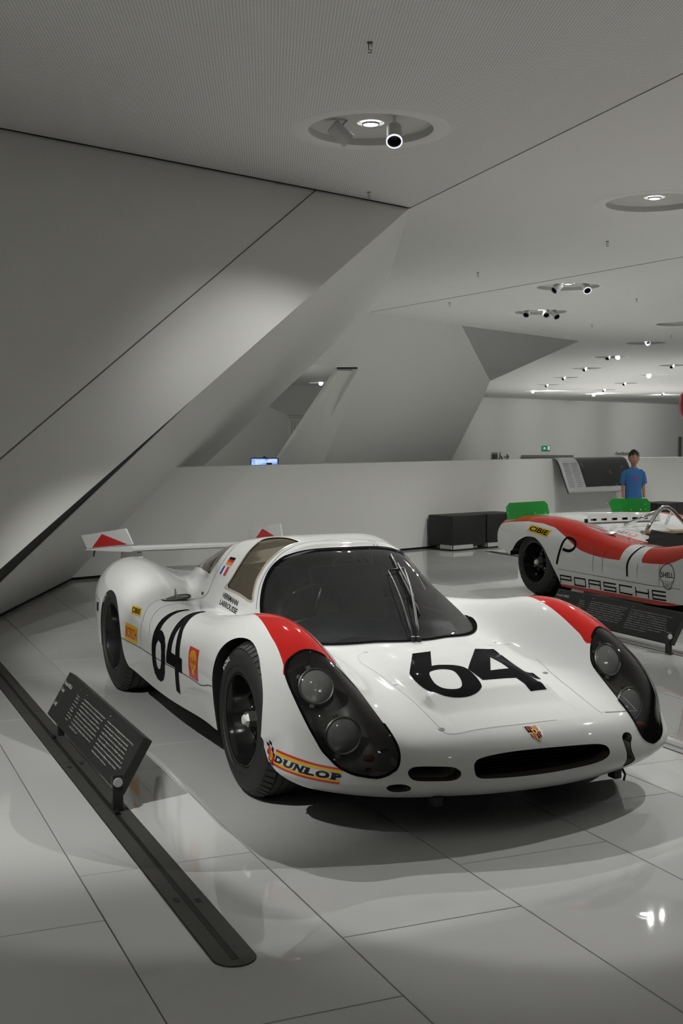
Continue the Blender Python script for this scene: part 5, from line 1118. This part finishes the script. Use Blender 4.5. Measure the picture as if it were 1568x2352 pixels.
E = border(T, np.abs(f) < 1e-5); flange('cockpit_well', V, N, E, .36, interior, car2, lambda P: np.stack([0 * P[:, 0], 0 * P[:, 0], 0 * P[:, 0] - 1], 1))
box('cockpit_floor', (-1.0, 0, .17), (1.0, 1.0, .02), interior, car2)
# red band: above the wave line on the flanks, inside line on the deck
wave = [(-3.25, .60), (-2.95, .645), (-2.6, .672), (-2.35, .668), (-2.15, .64), (-1.977, .58), (-1.85, .525), (-1.714, .474), (-1.58, .452), (-1.447, .439), (-1.30, .434), (-1.161, .434), (-.933, .439), (-.78, .441), (-.629, .448), (-.5, .475), (-.40, .515), (-.2, .59), (.1, .62), (.4, .57)]
wx = np.array([p[0] for p in wave]); wz = np.array([p[1] for p in wave])
innery = ([-3.2, -2.9, -2.5, -2.1, -1.8, -1.5, -1.1, -.8, -.4, 0, .4], [.50, .52, .60, .60, .55, .50, .48, .50, .56, .62, .66])
ff = np.maximum(np.interp(V[:, 0], wx, wz) - V[:, 2], pch(*innery, V[:, 0]) - np.abs(V[:, 1])) ; ff = np.where(V[:, 0] > .45, 1, ff)
lowred = V[:, 2] - .150; 
onex = np.abs(V[:, 0] + 1.03) - .135                       # white field behind the race number
ff = np.maximum(ff, np.where(V[:, 1] < 0, -onex, -1))
V, N, Ti, T, f = clip(V, N, T, ff)
fl = np.where((V[:, 0] < -.35) & (V[:, 0] > -2.2), V[:, 2] - .150, 1); V, N, Tj, T, f = clip(V, N, T, fl)
tt = np.concatenate([T, Ti, Tj]); vv, nn, tt2 = compact(V, N, tt); mi = np.concatenate([np.zeros(len(T)), np.ones(len(Ti) + len(Tj))])
red2 = mat('orange_red_paint', (.52, .018, .007), .5, coat=1.0, spec=0); shellback(red2)
mesh_obj('body_shell', vv, tt2, None, car2, True, mats=[paint, red2], midx=mi, normals=nn)
te = G2[-1]; mesh_obj('tail_panel', np.concatenate([te, [te.mean(0)]]), [(i, i + 1, len(te)) for i in range(len(te) - 1)] + [(len(te) - 1, 0, len(te))], paint, car2)
UT2 = [(.84, .0), (.80, .35), (.70, .58), (.52, .76), (.40, .78), (.38, .53), (-.38, .53), (-.42, .80), (-1.95, .80), (-2.0, .53), (-2.80, .53), (-3.0, .5)]; UT2 = UT2 + [(a, -b) for a, b in UT2[:0:-1]]; v2, f2 = fill2d(UT2); mesh_obj('undertray', [(a, b, .125) for a, b in v2], f2, black, car2)
for x, w, ro in ((0, .25, .295), (-2.42, .34, .305)):
    for s in (-1, 1): build_wheel(car2, Matrix.Translation((x, s * (.86 - w / 2), ro)) @ (Rx if s < 0 else Matrix.Rotation(-PI / 2, 4, 'X')), ro, w, s, treadn=40)
grn = noisy(mat('green_flap', (.012, .27, .035), .35), 12, .05)
for s in (-1, 1):
    bm = bmesh.new(); P = [(.41, 0), (.88, -.03), (.90, .09), (.86, .135), (.44, .145), (.40, .125), (.39, .09)] if s > 0 else [(.35, 0), (.84, -.03), (.84, .09), (.80, .13), (.40, .14), (.365, .11)]
    A = [bm.verts.new((-2.90 - z * .18, s * y, .700 + z)) for y, z in P]; B = [bm.verts.new((-2.912 - z * .18, s * y, .700 + z)) for y, z in P]; bm.faces.new(A); bm.faces.new(B[::-1])
    for i in range(len(P)): bm.faces.new((A[i], B[i], B[(i + 1) % len(P)], A[(i + 1) % len(P)]))
    fpn = bm_obj('tail_flap', bm, grn, car2); tag(fpn, 'bright green tail flap')
    for y in (.40, .52, .64, .76): lathe('rivet', [(0, .003), (.004, .002), (.006, 0)], chrome, fpn, 10, M=Matrix.Translation((-2.897 - .004, s * y, .726)) @ Matrix.Rotation(PI / 2, 4, 'Y'))
    for y, z in ((.84, .03), (.84, .08), (.36, .1)): lathe('rivet', [(0, .003), (.004, .002), (.006, 0)], chrome, fpn, 10, M=Matrix.Translation((-2.90 - z * .18, s * (y - .01), .70 + z)) @ Matrix.Rotation(PI / 2, 4, 'Y'))
# roll-over bar, engine cooling panel, windbreak
tube('roll_bar', [(-1.60, -.25, .60), (-1.61, -.19, .69), (-1.63, -.08, .80), (-1.635, -.03, .83), (-1.635, .03, .83), (-1.63, .08, .80), (-1.61, .19, .69), (-1.60, .25, .60)], .018, chrome, car2, 12)
tube('roll_bar_brace', [(-1.63, -.08, .80), (-1.90, -.24, .66)], .015, chrome, car2); tube('roll_bar_brace', [(-1.63, .08, .80), (-1.90, .24, .66)], .015, chrome, car2)
box('bare_ledge', (-1.56, .05, .618), (.18, .62, .02), tan, car2)
pn = bpy.data.objects.new('cooling_panel', None); COL.objects.link(pn); pn.parent = car2; pn.location = (-2.22, 0, 0); pn.empty_display_size = .05
def slot_panel(y0, y1, z0):
    n = 7; w = (y1 - y0) / n; Vp = []; Fp = []
    for k in range(n):
        a, b = y0 + k * w, y0 + (k + 1) * w; i, j = a + w * .22, b - w * .22; zz = (z0, z0 + .016, z0 + .042, z0 + .062); q = len(Vp)
        Vp += [(0, a, zz[0]), (0, b, zz[0]), (0, b, zz[3]), (0, a, zz[3]), (0, i, zz[1]), (0, j, zz[1]), (0, j, zz[2]), (0, i, zz[2])]
        Fp += [(q, q + 1, q + 5, q + 4), (q + 1, q + 2, q + 6, q + 5), (q + 2, q + 3, q + 7, q + 6), (q + 3, q, q + 4, q + 7)]
    o = mesh_obj('slotted_front', Vp, Fp, paint, pn); md = o.modifiers.new('s', 'SOLIDIFY'); md.thickness = .01
    mesh_obj('slotted_top', [(0, y0, z0 + .062), (0, y1, z0 + .062), (-.14, y1, z0 + .070), (-.14, y0, z0 + .070)], [(0, 1, 2, 3)], paint, pn)
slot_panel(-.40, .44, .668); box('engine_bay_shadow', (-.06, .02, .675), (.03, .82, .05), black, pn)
for k in range(7): lathe('injector_stack', [(.012, 0), (.012, .03), (.018, .04)], decal_gold, pn, 10, M=Matrix.Translation((-.045, -.33 + .115 * k, .66)))
wsm = glassmat('smoked_windbreak', (.06, .06, .06), .08, 1.5, 1.0, haze=((.10, .10, .10), .3)); WB = []
for t in np.linspace(-1.42, 1.42, 25):
    x = -.95 + .52 * math.cos(t); y = .54 * math.sin(t) ** 1 if True else 0
    if abs(t) > 1.0: x -= (abs(t) - 1.0) * .85
    h = skin2.hit(x, y, 'top')[0]; z = h.z if h else .54; WB.append((x, y, z))
VW = []; FW = []
for i, (x, y, z) in enumerate(WB): VW += [(x, y, z + .003), (x - .04, y * .86, z + (.14 if abs(i - 12) < 10 else .115))]
for i in range(len(WB) - 1): FW.append((2 * i, 2 * i + 2, 2 * i + 3, 2 * i + 1))
tag(mesh_obj('windbreak', VW, FW, wsm, car2, True), 'dark smoked wraparound windbreak')
for i in range(0, 25, 3): lathe('windbreak_screw', [(0, .004), (.005, .003), (.006, 0)], chrome, car2, 8, M=Matrix.Translation((WB[i][0], WB[i][1], WB[i][2] + .012)) @ Vector((WB[i][0] + .95, WB[i][1], .2)).to_track_quat('Z', 'Y').to_matrix().to_4x4())
h = skin2.hit(-1.62, -.63, 'top'); lathe('fuel_cap', [(0, .016), (.04, .016), (.062, .008), (.066, 0)], steel, car2, 28, M=Matrix.Translation(h[0]) @ Vector((0, -.1, 1)).to_track_quat('Z', 'Y').to_matrix().to_4x4())
poly_art('air_scoop', [(-1.92, -.02), (-1.80, .0), (-1.62, -.05), (-1.66, -.062), (-1.8, -.045)], [], 'diag', black, car2, sk=skin2)
def q2(name, P, shapes, mode='diag'): quad_art(name, [(x, y + z) for x, y, z in P], mode, None, shapes, car2, .0015, skin2, .04)
q2('sponsor_sticker', [(-2.50, -.84, .650), (-2.17, -.845, .618), (-2.20, -.87, .548), (-2.53, -.865, .585)], [(*SQ, decal_yellow), (*text_unit('CIBIE', .06, .16, .94, .84, .03), decal_black)])
q2('maker_lettering', [(-2.00, -.88, .238), (-.556, -.88, .240), (-.556, -.88, .172), (-2.00, -.88, .172)], [])
# wide-set square lettering
LET = {'P': ['h0', 'h1', 'h2', 'vL', 'vRt'], 'O': ['h0', 'h2', 'vL', 'vR'], 'R': ['h1', 'h2', 'vL', 'vRt', 'vRs'], 'S': ['h0', 'h1', 'h2', 'vLt', 'vRb'], 'C': ['h0', 'h2', 'vL'], 'H': ['h1', 'vL', 'vR'], 'E': ['h0', 'h1', 'h2', 'vLx']}
LET['P'] = ['h1', 'h2', 'vL', 'vRt']
def square_letter(ch, x0, x1, z0, z1, t=.011):
    m_ = (z0 + z1) / 2; R = {'h0': (x0, x1, z0, z0 + t), 'h1': (x0, x1, m_ - t / 2, m_ + t / 2), 'h2': (x0, x1, z1 - t, z1), 'vL': (x0, x0 + t, z0, z1), 'vR': (x1 - t, x1, z0, z1), 'vRt': (x1 - t, x1, m_, z1), 'vRb': (x1 - t, x1, z0, m_), 'vLt': (x0, x0 + t, m_, z1), 'vRs': (x1 - t, x1, z0, m_), 'vLx': (x0, x0 + t, z0, z1)}
    for k in LET[ch]:
        a, b, c, d = R[k]; yz0 = -.877
        poly_art('letter', [(a, c + yz0), (b, c + yz0), (b, d + yz0), (a, d + yz0)], [], 'diag', decal_black, car2, .0022, .06, skin2)
for i, ch in enumerate('PORSCHE'): a = -2.00 + i * .2075; square_letter(ch, a, a + .168, .170, .238)
bpy.data.objects.remove([o for o in car2.children if o.name.startswith('maker_lettering')][0]) if any(o.name.startswith('maker_lettering') for o in car2.children) else None
# signal-flag P on the rear flank, number one, pecten outline, flags
def stroke(name, P, w, m_=decal_black, closed=False): skin2.ribbon(name, [skin2.hit(a, b, 'diag')[0] for a, b in P if skin2.hit(a, b, 'diag')[0]], w, m_, car2, closed, .0022)
stroke('race_letter', smooth_poly([(-2.035, .312 - .87), (-1.99, .43 - .87), (-1.945, .565 - .862), (-1.90, .582 - .86), (-1.83, .565 - .862), (-1.79, .525 - .865), (-1.80, .475 - .868), (-1.86, .447 - .87), (-1.95, .455 - .87)], 4, False), .026)
stroke('race_number', smooth_poly([(-1.055, .31 - .88), (-1.06, .40 - .875), (-1.05, .455 - .86), (-1.03, .50 - .81), (-1.02, .525 - .76), (-1.03, .54 - .70)], 4, False), .022)
pt = [(-.60, .272), (-.555, .255), (-.515, .272), (-.50, .30), (-.478, .33), (-.472, .37), (-.485, .41), (-.515, .445), (-.555, .458), (-.60, .445), (-.635, .41), (-.645, .37), (-.64, .33), (-.61, .30)]
stroke('pecten_outline', smooth_poly([(a, b - .878) for a, b in pt], 3), .006, closed=True)
for k in range(5): a = -.28 + .14 * k; stroke('pecten_rib', [(-.557 + a * .08, .275 - .878), (-.557 + a * .2, .318 - .878)], .003)
q2('pecten_lettering', [(-.635, -.88, .385), (-.485, -.88, .387), (-.485, -.88, .345), (-.635, -.88, .343)], [(*text_unit('SHELL', 0, 0, 1, 1, .01), decal_black)])
for P in ([(-1.517, -.57), (-1.517, -.42), (-1.53, -.36), (-1.56, -.3), (-1.57, -.16)], [(-1.386, -.57), (-1.386, -.43), (-1.37, -.36), (-1.33, -.28), (-1.25, -.2)], [(-.66, -.60), (-.655, -.44)], [(-.93, -.57), (-.93, -.45)]): stroke('panel_gap', smooth_poly(P, 3, False), .004, seam)
stroke('sill_gap', [(-2.02, -.597), (-1.4, -.603), (-.8, -.610), (-.4, -.612)], .004, seam)
def flag2(corn, shapes): 
    q = quadmap(corn)
    for i, (P2, F2, mm) in enumerate(shapes): skin2.art('flag_sticker', np.array([q(u, v) for u, v in P2]), F2, 'top', mm, car2, .05, .0015 + .0006 * i)
R4 = lambda a, b, c, d: (np.array([(a, b), (c, b), (c, d), (a, d)]), [(0, 1, 2, 3)])
flag2([(-1.83, -.34), (-1.71, -.34), (-1.64, -.44), (-1.76, -.44)], [(*R4(0, 0, 1, 1), decal_blue), (np.array([(0, .85), (.1, 1), (1, .15), (.9, 0)]), [(0, 1, 2, 3)], decal_white), (np.array([(0, .15), (.1, 0), (1, .85), (.9, 1)]), [(0, 1, 2, 3)], decal_white), (*R4(.36, 0, .64, 1), decal_white), (*R4(0, .34, 1, .66), decal_white), (*R4(.43, 0, .57, 1), decal_red), (*R4(0, .42, 1, .58), decal_red)])
flag2([(-1.68, -.34), (-1.58, -.34), (-1.51, -.44), (-1.61, -.44)], [(*R4(0, 0, 1, 1), decal_red), (*R4(.42, .18, .58, .82), decal_white), (*R4(.2, .42, .8, .58), decal_white)])
q2('sponsor_sticker', [(-.42, -.80, .625), (-.25, -.80, .64), (-.25, -.83, .59), (-.42, -.83, .575)], [(*SQ, decal_yellow)])
# ------------------------------------------------------------------ boy
skinm = noisy(mat('skin_tone', (.33, .17, .115), .55), 20, .04); shirt = noisy(mat('blue_shirt', (.022, .105, .27), .85), 25, .08, bump=.2, bscale=150); hairm = noisy(mat('dark_hair', (.018, .013, .010), .7), 60, .4, bump=.5, bscale=200); shortm = noisy(mat('shorts_grey', (.06, .06, .07), .85), 20, .1); eyem = mat('eye_dark', (.02, .015, .012), .3); eyew = mat('eye_white', (.5, .48, .45), .4); lipm = mat('lip_tone', (.30, .12, .09), .5); shirtprint = mat('shirt_print', (.20, .04, .18), .8); shoem = mat('shoe_dark', (.05, .05, .05), .6)
boy = empty('person', (4.13, 17.2, 0), PI + .0, 'boy in a blue T-shirt standing behind the open racing car, arms hanging', 'person')
def skin_body(name, P, E_, R, m, parent, root=0, sub=2):
    me = bpy.data.meshes.new(name); me.from_pydata(P, E_, []); o = bpy.data.objects.new(name, me); COL.objects.link(o); o.parent = parent; me.materials.append(m)
    md = o.modifiers.new('skin', 'SKIN'); md.use_smooth_shade = True; sd = o.modifiers.new('sub', 'SUBSURF'); sd.levels = sub; sd.render_levels = sub
    if not me.skin_vertices: 
        bpy.context.view_layer.objects.active = o
    for i, sv in enumerate(me.skin_vertices[0].data): r = R[i]; sv.radius = (r, r) if not hasattr(r, '__len__') else r; sv.use_root = i == root
    return o
# local frame: x to the boy's left .. seen mirrored, y front (towards the camera after the half turn)
S = 1.0
J = dict(pel=(0, 0, .64), belly=(0, .005, .76), chest=(0, .0, .90), neckb=(0, -.005, 1.015), neck=(0, 0, 1.06), head=(0, .008, 1.11),
         shL=(.105, -.01, .985), elL=(.145, -.02, .80), wrL=(.150, .015, .615), shR=(-.105, -.01, .985), elR=(-.145, -.02, .80), wrR=(-.150, .015, .615),
         hL=(.07, 0, .61), kL=(.075, .01, .34), aL=(.075, -.01, .07), hR=(-.07, 0, .61), kR=(-.075, .01, .34), aR=(-.075, -.01, .07), tL=(.085, .10, .03), tR=(-.085, .10, .03))
K = list(J); P = [J[k] for k in K]; ix = {k: i for i, k in enumerate(K)}
E_ = [('pel', 'belly'), ('belly', 'chest'), ('chest', 'neckb'), ('neckb', 'neck'), ('neck', 'head'), ('chest', 'shL'), ('shL', 'elL'), ('elL', 'wrL'), ('chest', 'shR'), ('shR', 'elR'), ('elR', 'wrR'), ('pel', 'hL'), ('hL', 'kL'), ('kL', 'aL'), ('aL', 'tL'), ('pel', 'hR'), ('hR', 'kR'), ('kR', 'aR'), ('aR', 'tR')]
RAD = dict(pel=(.095, .07), belly=(.09, .065), chest=(.095, .07), neckb=.045, neck=.038, head=.045, shL=.040, elL=.027, wrL=.019, shR=.040, elR=.027, wrR=.019, hL=.062, kL=.042, aL=.028, hR=.062, kR=.042, aR=.028, tL=.026, tR=.026)
skin_body('body', P, [(ix[a], ix[b]) for a, b in E_], [RAD[k] for k in K], skinm, boy)
def shaped_sphere(name, M, m, par, seg=28, fn=None):
    bm = bmesh.new(); bmesh.ops.create_uvsphere(bm, u_segments=seg, v_segments=seg // 2 + 4, radius=1)
    if fn:
        for v in bm.verts: v.co = Vector(fn(v.co))
    bmesh.ops.transform(bm, matrix=M, verts=bm.verts); return bm_obj(name, bm, m, par, True)
def headf(c):
    x, y, z = c; w = 1 - .26 * max(0, -z) ** 1.3; y2 = y * (1.0 if y > 0 else 1.06); nose = 0.16 * math.exp(-((x / .16) ** 2) - ((z + .12) / .22) ** 2) if y > .5 else 0
    sock = -.06 * sum(math.exp(-(((x - e) / .2) ** 2) - ((z - .06) / .13) ** 2) for e in (-.36, .36)) if y > .3 else 0; chin = .05 * math.exp(-((z + .85) / .2) ** 2 - (x / .35) ** 2) if y > 0 else 0
    return (x * w, y2 * (1 - .12 * max(0, -z)) + nose + sock + chin, z)
HM = Matrix.Translation((0, .012, 1.170)) @ Matrix.Diagonal((.069, .085, .104, 1))
hd = shaped_sphere('head', HM, skinm, boy, 40, headf)
for s in (-1, 1):
    shaped_sphere('eye', Matrix.Translation((s * .026, .086, 1.176)) @ Matrix.Diagonal((.011, .006, .006, 1)), eyew, hd, 12); shaped_sphere('iris', Matrix.Translation((s * .026, .091, 1.176)) @ Matrix.Diagonal((.005, .003, .005, 1)), eyem, hd, 10)
    shaped_sphere('ear', Matrix.Translation((s * .069, .008, 1.165)) @ Matrix.Diagonal((.008, .016, .024, 1)), skinm, hd, 14); shaped_sphere('eyebrow', Matrix.Translation((s * .027, .092, 1.194)) @ Matrix.Diagonal((.015, .004, .003, 1)), hairm, hd, 10)
shaped_sphere('lips', Matrix.Translation((0, .088, 1.121)) @ Matrix.Diagonal((.019, .007, .005, 1)), lipm, hd, 14)
rnd = random.Random(4)
def hairf(c):
    x, y, z = c; z = max(z, -.25 if y < .1 else .30 + .1 * abs(x)); y = min(y, .93); k = 1 + .05 * math.sin(x * 23 + z * 9) * math.cos(y * 19); return (x * k, y * k, z * k)
hr_ = shaped_sphere('hair', Matrix.Translation((0, .003, 1.182)) @ Matrix.Diagonal((.075, .090, .103, 1)), hairm, boy, 44, hairf)
bm = bmesh.new()
for i in range(150):
    a = rnd.uniform(0, 2 * PI); e = rnd.uniform(.45, 1.5); d = Vector((math.cos(a) * math.cos(e), math.sin(a) * math.cos(e), math.sin(e))); p = Vector((d.x * .072, d.y * .086 + .003, d.z * .098 + 1.182)); d2 = (d + Vector((rnd.uniform(-.5, .5), rnd.uniform(-.2, .5), rnd.uniform(.1, .6)))).normalized()
    t = d2.orthogonal().normalized() * .006; u = d2.cross(t); q = [bm.verts.new(p + t), bm.verts.new(p - t * .5 + u * .8), bm.verts.new(p - t * .5 - u * .8), bm.verts.new(p + d2 * rnd.uniform(.015, .032))]
    for f in ((0, 1, 3), (1, 2, 3), (2, 0, 3)): bm.faces.new([q[k] for k in f])
tag(bm_obj('hair_tufts', bm, hairm, hr_), kind='stuff')
# T-shirt as an elliptical shell with sleeves
def shell(name, rings, m, par, n=28):
    V = []; F = []
    for (cx_, cy_, cz_, rx, ry, tilt) in rings:
        for k in range(n):
            a = 2 * PI * k / n; fold = 1 + .018 * math.sin(5 * a + cz_ * 30); V.append((cx_ + rx * math.cos(a) * fold, cy_ + ry * math.sin(a) * fold, cz_ + tilt * math.cos(a)))
    for i in range(len(rings) - 1):
        for k in range(n): F.append((i * n + k, i * n + (k + 1) % n, (i + 1) * n + (k + 1) % n, (i + 1) * n + k))
    return mesh_obj(name, V, F, m, par, True)
ts = shell('t_shirt', [(0, 0, .575, .120, .090, 0), (0, 0, .62, .122, .092, 0), (0, 0, .72, .113, .086, 0), (0, 0, .82, .118, .088, 0), (0, 0, .91, .130, .088, 0), (0, -.002, .965, .137, .080, 0), (0, -.004, .998, .120, .068, 0), (0, -.004, 1.018, .088, .057, 0), (0, 0, 1.034, .056, .050, 0), (0, 0, 1.045, .050, .046, 0)], shirt, boy)
for s in (-1, 1): V_, F_ = tube_pts([(s * .085, -.008, .980), (s * .120, -.012, .955), (s * .140, -.018, .89), (s * .150, -.02, .815)], [.050, .050, .047, .048], 18, cap=False); mesh_obj('sleeve', V_, F_, shirt, boy, True)
v, f, w = text_mesh('GAP', .03) if False else text_mesh('BALI', .03)
mesh_obj('chest_print', [(-(p[0] / w[0] - .5) * .19, .0905 - .50 * ((p[0] / w[0] - .5) * .19) ** 2 / .12, .860 + p[1] / w[1] * .065) for p in v], f, shirtprint, ts)
shell('shorts', [(0, 0, .64, .112, .082, 0), (0, 0, .56, .122, .088, 0), (0, 0, .50, .125, .088, 0)], shortm, boy)
for s in (-1, 1): V_, F_ = tube_pts([(s * .062, 0, .56), (s * .07, 0, .46), (s * .074, .005, .36)], [.075, .072, .066], 18, cap=False); mesh_obj('shorts_leg', V_, F_, shortm, boy, True)
for s in (-1, 1):
    hnd = shaped_sphere('hand', Matrix.Translation((s * .150, .02, .575)) @ Matrix.Diagonal((.014, .028, .036, 1)), skinm, boy, 16)
    for k, (dy, l) in enumerate(((.018, .045), (.006, .052), (-.006, .050), (-.017, .038))): V_, F_ = tube_pts([(s * .150, .02 + dy, .555), (s * .148, .022 + dy, .555 - l * .6), (s * .143, .026 + dy, .555 - l)], [.0075, .007, .005], 8); mesh_obj('finger', V_, F_, skinm, hnd, True)
    V_, F_ = tube_pts([(s * .147, .045, .585), (s * .141, .058, .562), (s * .138, .060, .545)], [.009, .008, .006], 8); mesh_obj('thumb', V_, F_, skinm, hnd, True)
    shaped_sphere('shoe', Matrix.Translation((s * .08, .045, .032)) @ Matrix.Diagonal((.042, .10, .034, 1)), shoem, boy, 18)
